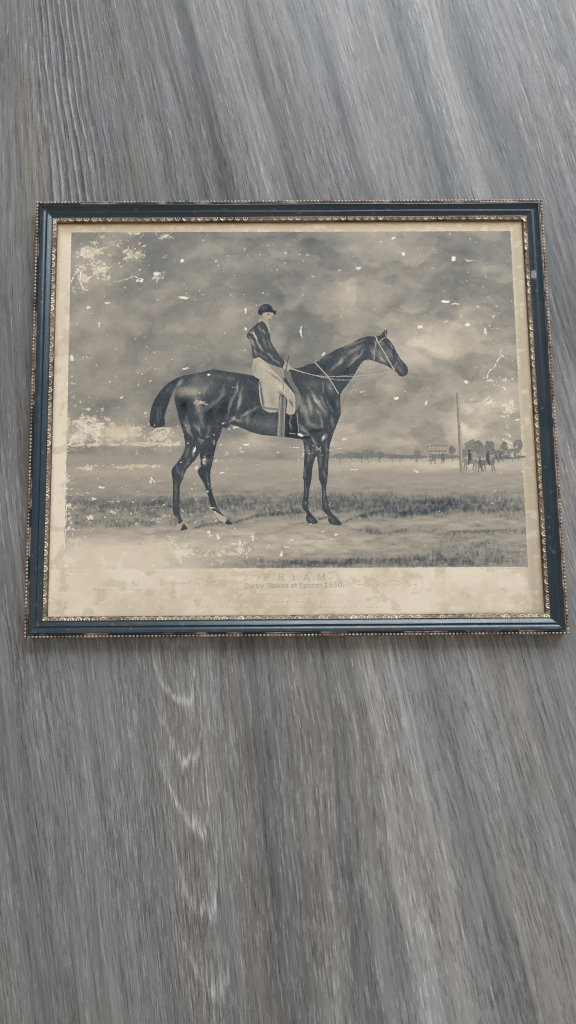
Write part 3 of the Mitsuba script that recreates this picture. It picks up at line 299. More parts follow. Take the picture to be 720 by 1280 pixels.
GROUND_TONE = [[162.3,-72.7,173.8,7.6,0.1],[237.2,-76.7,76.0,8.7,0.06],[-232.0,-79.8,119.5,6.5,0.05],[-211.2,-50.7,162.9,5.4,-0.06],[-8.6,-61.3,119.5,3.3,-0.05],[-178.5,-125.4,141.2,15.2,-0.15],[187.1,-127.0,124.9,11.9,-0.2],[54.4,-121.4,65.2,13.0,-0.1],[-62.2,-115.9,65.2,9.8,-0.08],[-230.9,-149.4,76.0,6.5,-0.08],[-73.0,-172.2,141.2,16.3,0.06],[32.2,-178.6,65.2,10.9,0.04],[244.6,-152.2,65.2,5.4,0.02],[244.0,-163.9,65.2,4.3,-0.12],[117.0,-162.5,34.8,4.3,-0.12],[232.4,-187.1,86.9,9.8,-0.09],[158.0,-203.1,152.0,7.6,-0.17],[0.3,-203.5,65.2,3.3,-0.12],[-261.5,-188.1,86.9,16.3,0.17],[-83.5,-148.8,76.0,3.3,-0.02],[287.7,-138.7,32.6,10.9,-0.06],[222.9,-84.2,28.2,4.3,-0.06],[-125.8,-109.9,97.7,2.7,0.06]]
CAST = [[-138.2,-156.7,-113.0,-150.6,1.74,-0.16],[-113.0,-150.6,-83.5,-145.6,1.74,-0.16],[-89.8,-150.8,-41.2,-138.6,2.39,-0.15],[-41.2,-138.6,7.5,-135.9,3.26,-0.15],[28.5,-146.7,43.4,-142.6,1.41,-0.18],[59.1,-152.4,75.1,-145.1,1.74,-0.18],[75.1,-145.1,107.1,-137.9,2.39,-0.16],[91.1,-141.0,202.8,-134.6,5.43,-0.14]]
LOSS = [[-279.1,228.0,19.5,11.9,1.08],[-288.3,197.9,13.0,26.1,0.86],[-265.5,205.8,17.4,19.5,0.86],[-218.5,225.3,19.5,11.9,0.86],[-175.7,250.8,9.8,7.6,0.75],[-221.2,256.9,17.4,4.3,0.75],[-184.0,196.0,11.9,10.9,0.72],[-254.0,240.7,54.3,32.6,0.42],[-275.8,-16.3,30.4,19.5,0.84],[-233.0,-25.4,43.4,17.4,0.84],[-286.1,-33.7,23.9,10.9,0.86],[-184.8,-31.3,23.9,15.2,0.72],[-303.7,-11.6,6.5,23.9,0.8],[-216.7,-42.0,97.7,3.3,1.0],[-285.2,-73.9,23.9,4.3,0.72],[-210.9,-72.4,54.3,4.3,0.72],[-110.0,-40.8,32.6,15.2,0.38],[-109.9,-64.7,43.4,8.7,0.48],[-294.3,-132.8,15.2,32.6,0.5],[-231.1,-133.4,108.6,21.7,0.3],[-172.7,-184.8,54.3,17.4,0.92],[-261.4,-196.5,65.2,15.2,0.95],[-293.2,-175.1,17.4,13.0,0.7],[-115.0,-187.6,65.2,13.0,0.55],[-52.0,-177.7,65.2,10.9,0.42],[-126.2,17.7,30.4,36.9,0.36],[290.5,3.0,13.0,13.0,0.9],[264.7,8.8,17.4,8.7,0.6],[274.7,36.6,32.6,17.4,0.36],[256.7,121.6,43.4,32.6,0.3],[-311.8,131.5,4.3,108.6,0.55],[-305.4,-111.3,5.4,97.7,0.7],[34.3,-55.2,43.4,10.9,0.42],[292.1,-52.1,17.4,32.6,0.5]]
FLECKS = [[-151.1,215.5,1.82,1.46],[-104.8,215.2,1.82,1.46],[-88.7,222.1,1.37,1.09],[-8.0,225.1,1.82,1.46],[16.3,214.5,1.37,1.09],[84.4,219.9,0.91,0.73],[69.9,216.4,0.91,0.73],[66.3,200.2,2.28,0.91],[90.7,202.3,3.65,1.82],[142.9,247.1,2.28,1.82],[155.1,223.5,2.74,2.19],[64.8,180.9,1.37,1.09],[30.8,192.3,1.82,1.46],[13.8,164.6,1.37,1.09],[-88.7,181.5,1.37,1.09],[-83.9,178.0,1.37,1.09],[-38.9,168.5,1.82,1.46],[-64.6,144.5,1.82,4.11],[-150.8,162.3,5.47,2.28],[-209.2,189.2,3.65,2.74],[-185.1,197.2,3.65,3.19],[-152.2,214.4,2.74,2.19],[-251.8,181.5,1.14,0.91],[-229.8,176.7,1.82,1.46],[-252.4,155.0,2.74,1.37],[-258.0,164.2,1.37,1.09],[-278.5,148.3,2.28,2.74],[-293.2,126.8,1.82,0.91],[-263.8,124.3,1.37,3.19],[-252.6,110.6,0.91,0.73],[-299.5,76.0,2.74,3.19],[-293.2,82.7,1.14,0.91],[-284.5,78.1,1.37,1.09],[-279.1,79.2,1.37,1.09],[-200.1,75.2,1.37,1.09],[-239.7,52.0,1.37,0.91],[-208.2,38.4,1.37,1.82],[-208.1,28.4,0.91,0.73],[-193.2,43.8,1.82,1.46],[-146.9,61.3,4.56,1.37],[-164.3,74.9,1.37,1.09],[-231.6,21.9,2.28,1.37],[-293.6,11.4,1.82,1.46],[-264.8,18.9,0.91,0.73],[-276.2,46.7,0.91,0.73],[-305.0,39.2,1.37,3.65],[-265.9,67.9,0.91,0.73],[224.2,216.6,3.19,3.19],[244.1,213.0,3.65,0.91],[209.6,154.0,4.56,2.28],[221.6,151.6,5.47,1.37],[174.2,117.6,3.65,2.28],[240.2,120.5,3.65,2.74],[264.0,111.2,2.28,3.19],[41.0,81.2,2.28,1.82],[12.0,112.0,1.14,5.47],[233.5,39.2,2.74,1.82],[138.2,16.5,3.19,1.82],[179.2,10.6,1.37,3.19],[294.6,87.1,1.37,0.91],[-116.6,52.1,3.19,1.37],[-134.9,32.2,0.91,0.73],[-134.8,13.3,0.91,0.73],[-132.6,-1.1,0.91,0.73],[-133.4,-50.4,1.37,4.11],[-131.2,-75.4,2.28,2.74],[-260.5,-88.2,1.82,1.46],[-254.9,-100.0,3.65,1.37],[-190.5,-92.1,1.37,3.65],[-273.8,-107.4,1.82,1.37],[-266.3,-114.9,2.74,1.37],[-300.3,-101.7,3.65,1.37],[-298.7,-124.2,2.74,2.28],[-301.6,-134.8,2.74,1.37],[-266.2,-116.0,2.28,1.37],[-260.7,-129.9,1.37,1.09],[-270.9,-141.5,3.65,2.74],[-249.9,-140.7,1.82,1.46],[-216.3,-135.7,1.82,1.46],[-195.2,-139.1,1.37,1.09],[-265.4,-156.4,1.37,1.09],[-297.9,-154.0,2.28,2.74],[-275.2,-185.8,1.82,1.46],[-113.0,-162.3,2.28,3.19],[-101.4,-167.7,1.82,3.65],[-73.1,-185.9,1.82,6.39],[-56.2,-170.3,1.37,4.56],[-27.8,-171.6,1.37,1.09],[-3.6,-172.9,3.19,0.91],[-79.3,-157.3,1.37,1.09],[-80.4,-177.4,4.56,0.91],[-19.5,-189.6,2.28,2.74],[37.7,-161.7,1.82,1.46],[48.1,-172.4,1.82,0.91],[54.6,-166.1,2.28,1.37],[126.9,-111.3,0.91,0.73],[33.5,-163.8,0.91,0.73],[-109.9,-129.3,2.74,0.91],[-96.1,-82.2,3.65,0.91],[-61.9,-44.5,4.56,1.37],[-69.4,-54.2,3.65,0.91],[-77.9,-20.2,3.19,1.37],[10.0,-32.0,3.65,1.37],[2.3,-49.4,3.65,0.91],[66.8,-38.0,2.28,1.37],[81.9,-79.6,3.65,0.91],[162.0,-83.6,2.74,1.37],[157.8,-81.4,1.82,0.91],[127.0,115.7,0.91,0.73],[147.5,141.8,0.91,0.73],[-53.4,137.6,0.91,0.73],[-64.4,116.0,1.37,2.74],[-65.6,86.5,1.37,1.09],[3.8,245.0,0.91,0.73],[-152.3,-102.1,0.91,0.73],[302.6,-13.7,2.74,1.37],[304.4,-85.0,2.28,0.91],[241.1,14.5,2.74,0.91]]
CRACKS = [[[[284.8,87.2],[280.8,72.5],[272.5,59.1],[264.6,52.4],[263.1,44.5]],1.19],[[[-292.9,207.2],[-299.2,194.5],[-305.5,181.8]],1.19],[[[-243.1,186.0],[-227.8,189.4],[-216.9,193.9],[-205.9,189.2]],0.87],[[[-290.6,200.2],[-291.3,186.3],[-286.7,175.9],[-279.0,172.4]],1.41],[[[-73.0,-173.3],[-74.1,-188.0]],2.17],[[[-190.6,-87.8],[-185.2,-94.3]],1.09],[[[-305.9,-89.9],[-301.6,-132.7],[-303.1,-196.0]],1.3],[[[12.1,120.0],[9.8,110.9],[13.0,104.0]],1.09]]
TREES = [[262.1,-48.6,6.5,7.1],[246.9,-50.6,6.5,8.7],[238.0,-49.4,9.8,8.7],[211.3,-54.1,4.6,5.4],[282.5,-49.8,5.6,6.5],[300.4,-48.6,6.0,8.7],[253.2,-55.1,6.5,5.4],[265.0,-56.3,5.4,4.9],[291.8,-57.6,8.7,4.3],[274.5,-58.5,6.5,3.3],[227.2,-58.1,5.4,4.3],[163.9,-57.5,4.3,4.3],[77.0,-60.0,9.8,4.3],[98.4,-59.1,8.7,6.0],[113.4,-60.3,7.6,4.3],[89.8,-61.2,9.8,3.3],[60.9,-60.9,8.7,3.3],[130.5,-61.5,8.7,2.7],[141.2,-62.7,13.0,2.2],[162.6,-62.9,15.2,2.2],[200.2,-63.3,21.7,2.2],[291.5,-64.1,17.4,2.7]]
CAPTION = {"letters": [[-40.2,-225.7],[-22.0,-225.9],[-4.8,-226.0],[10.4,-226.2],[28.7,-226.4]],"l2": [[-67.5,-235.4],[62.6,-236.9]],"faint": [[[-73.3,-244.9],[64.4,-246.5],3.2],[[-67.0,-253.8],[60.1,-255.3],2.2],[[-123.2,-260.4],[114.2,-263.1],2.2],[[-304.8,-212.2],[-275.6,-212.5],2.0],[[241.8,-213.5],[305.1,-214.2],2.0],[[-262.6,-236.1],[-200.3,-236.8],2],[[88.8,-234.8],[156.9,-235.6],3.5],[[-112.8,-233.6],[-73.2,-234.0],5],[[-152.5,-231.1],[-125.4,-231.4],5]],"flour": [[[-161.9,-224.7],[-148.3,-230.1],[-135.8,-225.0],[-123.3,-221.0],[-112.9,-229.4],[-99.3,-223.3]],[[73.2,-228.4],[85.6,-234.8],[98.5,-223.4],[110.8,-233.0],[127.8,-225.9],[141.2,-232.3]],[[-60.6,-223.8],[-54.3,-217.6],[-46.0,-221.8],[-52.3,-227.0]],[[44.0,-224.9],[52.5,-218.7],[58.6,-225.1],[51.2,-228.1]]]}
PRINT_Z = 0.006
SHEET = f'{FR}__print'
X0, X1, Y0, Y1 = -304.0, 305.2, -209.8, 257.2       # the inked picture on the sheet


def loss_mask(x, y, less=0.0):
    """Where the inked surface has flaked away."""
    d = mi.Float(0.0)
    for cx, cy, rx, ry, a in LOSS:
        d = dr.maximum(d, a * gauss(x, y, cx, cy, rx, ry))
    f = 0.58 * fbm(x / 2.9, y / 2.3, 1.0, 3) + 0.42 * fbm(x / 11.0, y / 7.0, 5.0, 3)
    q = f + 0.40 * d - 0.735 - less
    hard = smoothstep(0.0, 0.06, q) * (0.62 + 0.38 * noise(x / 5.0, y / 4.0, 3.0))
    return dr.maximum(hard, 0.5 * smoothstep(-0.16, 0.03, q) * smoothstep(0.25, 0.8, d))


def ink(t, warm=0.0):
    t = 0.045 + 0.955 * t
    s = smoothstep(0.18, 0.78, t)
    return lin3(t - 0.026 + 0.090 * s + warm, t + 0.004 * s, t + 0.02 - 0.10 * s - 1.3 * warm)


def bare(x, y):
    k = fbm(x / 30.0, y / 30.0, 2.0, 3)
    m = noise(x / 3.0, y / 3.0, 8.0)
    c = mix(lin((206, 190, 163)), lin((222, 209, 186)), smoothstep(0.3, 0.7, k))
    return c * (0.97 + 0.06 * m)


def sheet_colour(p, n, uv):
    x, y = p.x * 1000.0, p.y * 1000.0
    # margins: aged cream, browner along the right and top, worn pale at the lower left
    k = fbm(x / 55.0, y / 55.0, 3.0, 4)
    paper = mix(lin((202, 187, 163)), lin((216, 203, 181)), smoothstep(0.3, 0.7, k))
    paper = mix(paper, lin((166, 154, 132)), 0.85 * smoothstep(296.0, 312.0, x))
    paper = mix(paper, lin((176, 156, 128)), 0.85 * smoothstep(245.0, 266.0, y))
    paper = mix(paper, lin((222, 208, 184)), 0.8 * gauss(x, y, -300.0, -120.0, 40.0, 170.0))
    stain = smoothstep(0.56, 0.66, fbm(x / 16.0, y / 12.0, 9.0, 4))
    paper = mix(paper, lin((186, 166, 138)), 0.5 * stain)
    paper = mix(paper, lin((226, 214, 194)), 0.28 * smoothstep(0.56, 0.75, fbm(x / 9.0, y / 6.0, 14.0, 4)))
    edge = dr.minimum(dr.minimum(x + 325.0, 324.0 - x), dr.minimum(y + 274.0, 271.0 - y))
    paper = mix(paper, lin((150, 122, 92)), 0.55 * smoothstep(7.0, -1.0, edge + 4.0 * (fbm(x / 12.0, y / 12.0, 4.0, 3) - 0.5)))
    # sky
    wx, wy = x + 44.0 * (fbm(x / 70.0, y / 60.0, 1.0, 5) - 0.5) + 16.0 * (fbm(x / 15.0, y / 12.0, 41.0, 3) - 0.5), y + 34.0 * (fbm(x / 70.0, y / 60.0, 11.0, 5) - 0.5) + 14.0 * (fbm(x / 15.0, y / 12.0, 47.0, 3) - 0.5)
    sk = 0.500 + 0.0 * x
    for cx, cy, rx, ry, a in SKY_TONE:
        sk += a * gauss(wx, wy, cx, cy, rx, ry)
    di = wx * 0.80 + wy * 0.60
    dj = -wx * 0.60 + wy * 0.80
    cl = fbm(di / 85.0, dj / 40.0, 6.0, 6) - 0.5
    bx, by = x + 26.0 * (fbm(x / 30.0, y / 26.0, 21.0, 4) - 0.5), y + 22.0 * (fbm(x / 30.0, y / 26.0, 27.0, 4) - 0.5)
    billow = mi.Float(0.0)
    for o, am in ((1.0, 0.5), (2.1, 0.3), (4.3, 0.2)):
        billow += am * dr.abs(2.0 * noise(bx * o / 42.0, by * o / 30.0, 30.0 + o) - 1.0)
    sk += 0.2 * cl + 0.085 * (billow - 0.42) * smoothstep(-70.0, 0.0, y) + 0.17 * (fbm(bx / 50.0, by / 15.0, 16.0, 5) - 0.5) * smoothstep(60.0, -30.0, y)
    e = fbm(bx / 58.0 + 0.3 * by / 58.0, by / 33.0, 33.0, 5)
    e2 = fbm(bx / 34.0 - 5.0, by / 17.0, 43.0, 4)
    sk += (0.058 * (smoothstep(0.45, 0.56, e) - 0.5) + 0.024 * (smoothstep(0.47, 0.54, e2) - 0.5)) * (0.45 + 0.55 * smoothstep(-200.0, 60.0, x))
    # ground
    gn = 0.545 + 0.0 * x
    yy = y + 9.0 * (fbm(x / 30.0, y / 9.0, 5.0, 3) - 0.5)
    for cx, cy, rx, ry, a in GROUND_TONE:
        gn += a * gauss(x, yy, cx, cy, rx, ry)
    for s in CAST:
        gn += s[5] * stroke(x, y, s)
    near = smoothstep(-70.0, -140.0, y)
    gn += (0.04 + 0.17 * near) * (fbm(x / 16.0, y / 4.0, 3.0, 5) - 0.5)
    tuft = fbm(x / 2.2, y / 4.5, 13.0, 2) - 0.5
    gn += 0.24 * tuft * smoothstep(0.55, 0.44, gn) * near
    horizon = -54.0 - 9.0 * smoothstep(-310.0, 60.0, x) - 3.0 * smoothstep(60.0, 300.0, x) + 3.2 * (fbm(x / 55.0, 3.0, 1.0, 2) - 0.5)
    h = smoothstep(horizon - 0.7, horizon + 0.7, y)
    t = gn * (1 - h) + sk * h
    t += 0.035 * (noise(x / 1.3, y / 1.1, 2.0) - 0.5)
    c = ink(t)
    # rubbed corner at the lower left, and flaked patches
    rub = gauss(x, y, -258.0, -203.0, 112.0, 27.0) * (1.25 + 1.5 * (fbm(x / 14.0, y / 7.0, 17.0, 4) - 0.2))
    c = mix(c, lin((206, 193, 171)), dr.clip(rub, 0.0, 0.95))
    c = mix(c, bare(x, y), loss_mask(x, y) * 0.92)
    rag = 0.9 * (fbm(x / 5.0, y / 5.0, 2.0, 3) - 0.5)
    lx = X0 - 0.0115 * (y - 20.0) * 0.35
    inside = smoothstep(-0.5, 0.5, x - lx + 5.0 * rag * smoothstep(80.0, -150.0, y)) * smoothstep(-0.5, 0.5, X1 - x + rag) * smoothstep(-0.5, 0.5, Y1 - 0.003 * x - y + rag) * smoothstep(-0.5, 0.5, y - Y0 + 0.0057 * x + rag * 1.5)
    return mix(paper, c, inside)


def ink_colour(p, n, uv):
    """Printed figures: uv.x is the tone of the piece, uv.y its warmth; the strokes model the forms."""
    x, y = p.x * 1000.0, p.y * 1000.0
    t = mi.Float(uv.x)
    wx, wy = x + 2.2 * (noise(x / 5.0, y / 5.0, 1.0) - 0.5), y + 2.2 * (noise(x / 5.0, y / 5.0, 7.0) - 0.5)
    for s in STROKES:
        t += 1.2 * s[5] * stroke(wx, wy, [*s[:4], s[4] * 1.05, 0])
    t += 0.085 * (noise(x / 1.1, y / 1.5, 2.0) - 0.5) + 0.03 * (fbm(x / 7.0, y / 9.0, 6.0, 3) - 0.5)
    c = ink(t, uv.y)
    return mix(c, bare(x, y), loss_mask(x, y, 0.075) * 0.8)


def line_colour(p, n, uv):
    x, y = p.x * 1000.0, p.y * 1000.0
    t = uv.x + 0.05 * (noise(x / 1.2, y / 1.6, 2.0) - 0.5)
    return ink(t, uv.y)


def fleck_colour(p, n, uv):
    x, y = p.x * 1000.0, p.y * 1000.0
    return mix(lin((204, 194, 174)), lin((228, 222, 208)), noise(x / 6.0, y / 6.0, 3.0))


for name, fn in (('sheet', sheet_colour), ('figure_ink', ink_colour), ('line_ink', line_colour), ('bare_paper', fleck_colour)):
    scene[name] = {'type': 'twosided', 'bsdf': {'type': 'diffuse', 'reflectance': mikit.proc(fn)}}


def flat(shape, layer, tone=0.5, warm=0.0):
    """(mesh, uv) of a flat printed piece, from a shapely shape in millimetres."""
    vs, fs, at = [], [], 0
    shape = shape if shape.is_valid else shape.buffer(0)
    for q in getattr(shape, 'geoms', [shape]):
        if q.is_empty or q.area < 1e-3:
            continue
        v, f = trimesh.creation.triangulate_polygon(q, engine='earcut')
        e = np.cross(v[f[:, 1]] - v[f[:, 0]], v[f[:, 2]] - v[f[:, 0]])
        f = np.where((e < 0)[:, None], f[:, ::-1], f)
        vs.append(v); fs.append(f + at); at += len(v)
    v, f = np.vstack(vs), np.vstack(fs)
    v3 = np.column_stack([v / 1000.0, np.full(len(v), PRINT_Z + 0.000012 * layer)])
    return (v3, f), np.tile([tone, warm], (len(v), 1))


def printed(name, shape, layer, tone, warm=0.0, mat='figure_ink', **info):
    m, uv = flat(shape, layer, tone, warm)
    key = f'{SHEET}__{name}'
    k, i = key, 1
    while k in scene:
        k = f'{key}_{i:03d}'; i += 1
    scene[k] = mikit.ply(m, mat, uv=uv)
    if info:
        labels[k] = info


gq = np.array([[-0.3275, -0.2775], [0.3275, -0.2775], [0.3275, 0.2745], [-0.3275, 0.2745]])
scene[SHEET] = mikit.ply((np.column_stack([gq, np.full(4, PRINT_Z)]), [[0, 1, 2], [0, 2, 3]]), 'sheet', uv=gq)
labels[SHEET] = {'label': 'flaking foxed engraving on cream paper, a rider on a dark horse on open ground'}

# distance: tree clumps, stand, tiny riders by the post
r2 = np.random.default_rng(11)
for cx, cy, rx, ry in TREES:
    a = np.linspace(0, 2 * np.pi, 15)[:-1]
    k = r2.uniform(0.78, 1.12, 14)
    pts = np.column_stack([cx + rx * np.cos(a) * k, cy + ry * np.sin(a) * k])
    pts[:, 1] = np.maximum(pts[:, 1], -70.5)
    crown = Polygon(pts).buffer(0.6)
    stem = Polygon([(cx - 0.5, cy), (cx + 0.5, cy), (cx + 0.5, -70.5), (cx - 0.5, -70.5)])
    printed('distant_tree', shapely.union_all([crown, stem]), 1, 0.43 + r2.uniform(-0.02, 0.025))
gs = Polygon(FIGURES['grandstand'])
x0, y0, x1, y1 = gs.bounds
printed('distant_grandstand', gs, 1, 0.56)
printed('distant_grandstand', shapely.union_all([shapely.box(x0 - 0.6, y1 - 1.2, x1 + 0.6, y1 + 0.4), shapely.box(x0, y0 + 4.6, x1, y0 + 6.4), shapely.box(x0, y0, x1, y0 + 1.6)] + [shapely.box(q, y0, q + 0.4, y1) for q in np.linspace(x0, x1 - 0.4, 6)]), 2, 0.43)


def small_rider(cx, cy, s, flip, horse_tone, coat_tone, facing):
    def P(pts):
        return [(cx + s * (-q if flip else q), cy + s * w_) for q, w_ in pts]
    if facing:
        body = shapely.union_all([Point(cx, cy + 7 * s).buffer(2.4 * s), LineString(P([(-1.2, 6), (-1.5, 0)])).buffer(0.55 * s), LineString(P([(1.2, 6), (1.4, 0)])).buffer(0.55 * s), LineString(P([(0, 8), (0.3, 11.5)])).buffer(1.0 * s)])
    else:
        body = shapely.union_all([LineString(P([(-4, 7), (4, 7.4)])).buffer(2.0 * s), LineString(P([(3.8, 8), (7, 11.5), (9, 10)])).buffer(1.0 * s), LineString(P([(-3.6, 6), (-4.6, 3), (-4, 0)])).buffer(0.6 * s), LineString(P([(-2.6, 6), (-2, 0)])).buffer(0.55 * s), LineString(P([(3.4, 6), (3.2, 0)])).buffer(0.55 * s), LineString(P([(4.4, 6), (5.4, 0)])).buffer(0.55 * s), LineString(P([(-5.6, 7.6), (-7, 3)])).buffer(0.6 * s)])
    coat = shapely.union_all([LineString(P([(0.2, 9), (0.4, 13)])).buffer(1.4 * s), Point(*P([(0.7, 15.6)])[0]).buffer(1.1 * s), LineString(P([(0.5, 9.5), (1.6, 5)])).buffer(0.7 * s)])
    printed('distant_rider', body, 3, horse_tone, 0.0)
    printed('distant_rider', coat, 4, coat_tone, 0.0)


small_rider(235.3,-82.1,1.7,True,0.47,0.3,False)
small_rider(258.3,-83.4,1.7,False,0.43,0.3,False)
small_rider(247.6,-84.4,1.25,False,0.42,0.34,True)
small_rider(184.8,-72.9,0.75,False,0.46,0.42,False)
small_rider(198.2,-72.0,0.8,False,0.4,0.36,True)
small_rider(269.6,-71.6,0.75,False,0.38,0.32,False)
small_rider(276.1,-71.1,0.7,True,0.4,0.32,False)
crowd = shapely.union_all([LineString([(x,y),(x,y+h)]).buffer(0.35) for x,y,h in [[89.7, -67.7, 1.65], [94.0, -66.6, 2.0999999999999996], [98.3, -65.6, 1.5], [102.5, -67.3, 1.95], [106.8, -66.2, 1.3499999999999999], [111.1, -67.9, 1.7999999999999998], [115.4, -66.9, 1.2], [119.7, -65.8, 1.65], [123.9, -67.5, 2.0999999999999996], [128.2, -66.4, 1.5], [132.5, -68.1, 1.95], [136.8, -67.1, 1.3499999999999999], [141.1, -66.0, 1.7999999999999998], [145.3, -67.7, 1.2], [149.7, -66.6, 1.65], [153.9, -68.3, 2.0999999999999996], [158.2, -67.3, 1.5], [162.5, -66.2, 1.95], [166.8, -67.9, 1.3499999999999999], [171.1, -66.8, 1.7999999999999998], [175.3, -68.5, 1.2], [179.6, -67.5, 1.65], [184.0, -66.4, 2.0999999999999996], [188.2, -68.1, 1.5], [192.5, -67.0, 1.95], [196.8, -68.7, 1.3499999999999999], [201.1, -67.7, 1.7999999999999998], [205.4, -66.6, 1.2], [209.6, -68.3, 1.65], [214.0, -67.2, 2.0999999999999996], [218.2, -68.9, 1.5], [222.5, -67.9, 1.95], [226.9, -66.8, 1.3499999999999999], [231.1, -68.5, 1.7999999999999998], [235.4, -67.4, 1.2], [239.7, -69.1, 1.65], [244.0, -68.1, 2.0999999999999996], [248.3, -67.0, 1.5], [252.6, -68.7, 1.95], [256.9, -67.6, 1.3499999999999999], [261.1, -69.3, 1.7999999999999998], [265.5, -68.3, 1.2], [269.8, -67.2, 1.65], [274.0, -68.9, 2.0999999999999996], [278.4, -67.8, 1.5], [282.6, -69.5, 1.95], [287.0, -68.5, 1.3499999999999999], [291.3, -67.4, 1.7999999999999998], [295.5, -69.1, 1.2], [299.9, -68.0, 1.65], [304.1, -69.7, 2.0999999999999996]]])
printed('distant_crowd',crowd,2,0.45,0.0,kind='stuff')
# the post on its mound
printed('winning_post', Polygon(FIGURES['post']).buffer(0.4), 4, 0.47)
pp = np.array(FIGURES['post'])
printed('winning_post', Polygon([pp[1], pp[2], pp[2] + [-1.4, 0], pp[1] + [-1.1, 0]]), 5, 0.60)

for name, layer, tone, warm in (('far_leg_hind', 6, 0.235, 0), ('far_leg_front', 6, 0.245, 0), ('tail', 7, 0.235, 0), ('horse', 8, 0.255, 0), ('sock_hind', 9, 0.58, 0.01), ('sock_far', 9, 0.62, 0.02),
                                ('saddle_cloth', 10, 0.60, 0.0), ('cloth_trim', 11, 0.44, 0), ('girth', 11, 0.42, 0), ('far_thigh', 11, 0.50, 0), ('knee_roll', 12, 0.40, 0), ('boot', 13, 0.2, 0), ('breeches', 14, 0.61, 0.0),
                                ('jacket', 16, 0.27, 0), ('face', 15, 0.57, 0.02), ('stock', 17, 0.59, 0.0), ('cap', 18, 0.20, -0.005), ('hand', 18, 0.58, 0.01)):
    title = {'far_leg_hind': 'horse_far_leg', 'far_leg_front': 'horse_far_leg', 'tail': 'horse_tail', 'horse': 'horse_figure', 'sock_hind': 'horse_sock', 'sock_far': 'horse_sock', 'cloth_trim': 'saddle_cloth_trim', 'far_thigh': 'rider_far_thigh',
             'boot': 'rider_boot', 'breeches': 'rider_breeches', 'jacket': 'rider_jacket', 'face': 'rider_face', 'stock': 'rider_neckcloth', 'cap': 'rider_cap', 'hand': 'rider_hand'}.get(name, name)
    printed(title, Polygon(FIGURES[name]), layer, tone, warm)
for layer, (name, items) in enumerate(LINES.items()):
    for pts, wd, tone in items:
        printed(name, LineString(pts).buffer(wd / 2), 19 + layer, tone, 0.0, 'line_ink')

# caption under the picture
LET = {'P': [[(0, 0), (0, 7)], [(0, 7), (3.4, 7), (4.6, 6.2), (4.6, 4.6), (3.4, 3.6), (0, 3.6)]], 'R': [[(0, 0), (0, 7)], [(0, 7), (3.4, 7), (4.6, 6.2), (4.6, 4.8), (3.4, 3.8), (0, 3.8)], [(2.4, 3.8), (5, 0)]],
       'I': [[(1.5, 0), (1.5, 7)]], 'A': [[(0, 0), (2.9, 7), (5.8, 0)], [(1.2, 2.4), (4.6, 2.4)]], 'M': [[(0, 0), (0.4, 7), (3.5, 1.2), (6.6, 7), (7, 0)]]}
SERIF = {'P': [(0, 0), (0, 7)], 'R': [(0, 0), (0, 7), (5, 0)], 'I': [(1.5, 0), (1.5, 7)], 'A': [(0, 0), (5.8, 0)], 'M': [(0, 0), (7, 0), (0.4, 7), (6.6, 7)]}
for ch, (x, y) in zip('PRIAM', CAPTION['letters']):
    g_ = [LineString(q).buffer(0.62, cap_style='flat') for q in LET[ch]] + [shapely.box(a - 1.4, b - 0.3, a + 1.4, b + 0.3) for a, b in SERIF[ch]]
    printed('caption_letter', shapely.affinity.translate(shapely.affinity.scale(shapely.union_all(g_), 1.25, 1.2, origin=(0, 0)), x, y), 1, 0.625, 0.0, 'line_ink')
tm = meshkit.text_mesh('Derby Stakes at Epsom 1830.', 0.0062, 0.00002, bold=True)
(ax, ay), (bx_, by_) = CAPTION['l2']
v = np.array(tm.vertices)
v[:, 0] = ax / 1000 + (v[:, 0] - v[:, 0].min()) * (bx_ - ax) / 1000 / np.ptp(v[:, 0])
v[:, 1] += ay / 1000
v[:, 2] += PRINT_Z + 0.000012
scene[SHEET + '__caption_line'] = mikit.ply((v, np.array(tm.faces)), 'line_ink', uv=np.tile([0.60, 0.0], (len(v), 1)))
r3 = np.random.default_rng(23)
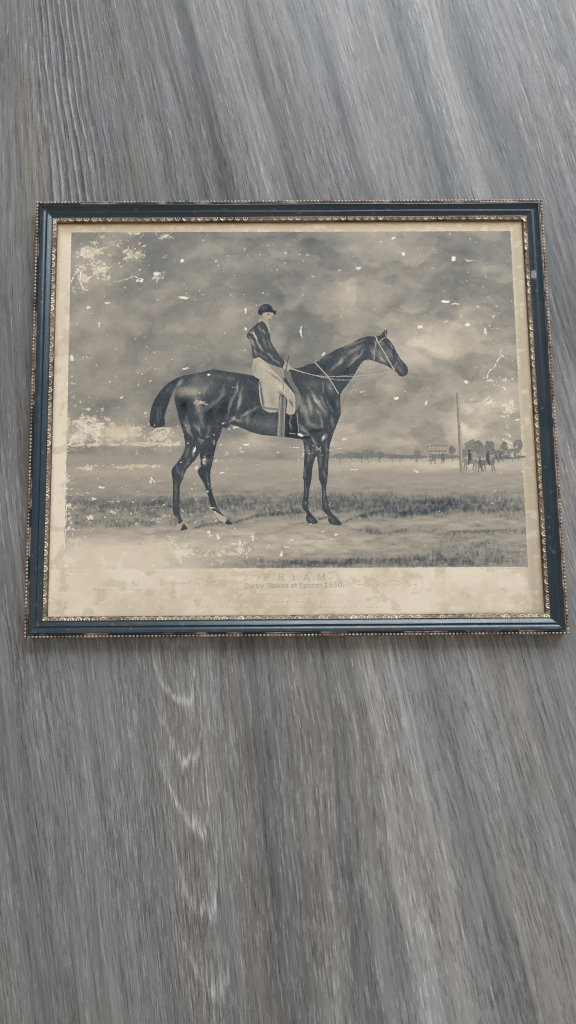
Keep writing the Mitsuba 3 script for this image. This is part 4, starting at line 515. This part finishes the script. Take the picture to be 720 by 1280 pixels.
for (xa, ya), (xb, yb), h in CAPTION['faint']:      # lines too rubbed to read
    bits, x = [], xa
    while x < xb:
        for _ in range(r3.integers(3, 9)):
            if x > xb:
                break
            wv_ = r3.uniform(0.8, 1.5) * h * 0.5
            if r3.random() < 0.72:
                q = np.column_stack([x + np.array([0, 0.25, 0.5, 0.75]) * wv_, ya + (yb - ya) * (x - xa) / max(xb - xa, 1) + h * r3.uniform(0.0, 1.0, 4)])
                bits.append(LineString(q).buffer(0.16 + 0.02 * h))
            x += wv_
        x += h * 0.9
    printed('caption_faded_line', shapely.union_all(bits), 1, 0.63, 0.01, 'line_ink')
for pts in CAPTION['flour']:
    P = np.array(pts)
    s = np.linspace(0, len(P) - 1, 40)
    P = np.column_stack([np.interp(s, range(len(P)), P[:, k]) for k in (0, 1)])
    P = np.apply_along_axis(lambda c: np.convolve(np.pad(c, 3, 'edge'), np.ones(7) / 7, 'valid'), 0, P)
    printed('caption_flourish', LineString(P).buffer(0.28), 1, 0.62, 0.01, 'line_ink')

# flakes of bare paper where the ink layer is lost
bits = []
for cx, cy, rx, ry in FLECKS:
    for _ in range(1 if max(rx, ry) < 2.2 else 3):
        k = r3.uniform(0.2, 1.2, 17)
        a = np.linspace(0, 2 * np.pi, 18)[:-1] + r3.uniform(0, 0.25, 17)
        o = r3.normal(0, 0.45, 2) * (rx, ry)
        bits.append(Polygon(np.column_stack([cx + o[0] + rx * k * np.cos(a), cy + o[1] + ry * k * np.sin(a)])).buffer(0))
for _ in range(150):
    x, y = r3.uniform(X0, X1), r3.uniform(Y0, Y1)
    s = r3.uniform(0.35, 0.9) * (1.3 if x < -80 else 0.8)
    bits.append(Point(x, y).buffer(s, quad_segs=2))
for pts, wd in CRACKS:
    P = np.array(pts)
    s = np.linspace(0, len(P) - 1, 26)
    P = np.column_stack([np.interp(s, range(len(P)), P[:, k]) for k in (0, 1)]) + r3.normal(0, 0.5, (26, 2))
    for i in range(25):
        if r3.random() < 0.9:
            bits.append(LineString(P[i:i + 2]).buffer(wd * r3.uniform(0.25, 0.6)))
printed('paper_loss', shapely.union_all(bits), 28, 0.8, 0.0, 'bare_paper', kind='stuff', label='pale flecks where the ink has flaked off the sheet')
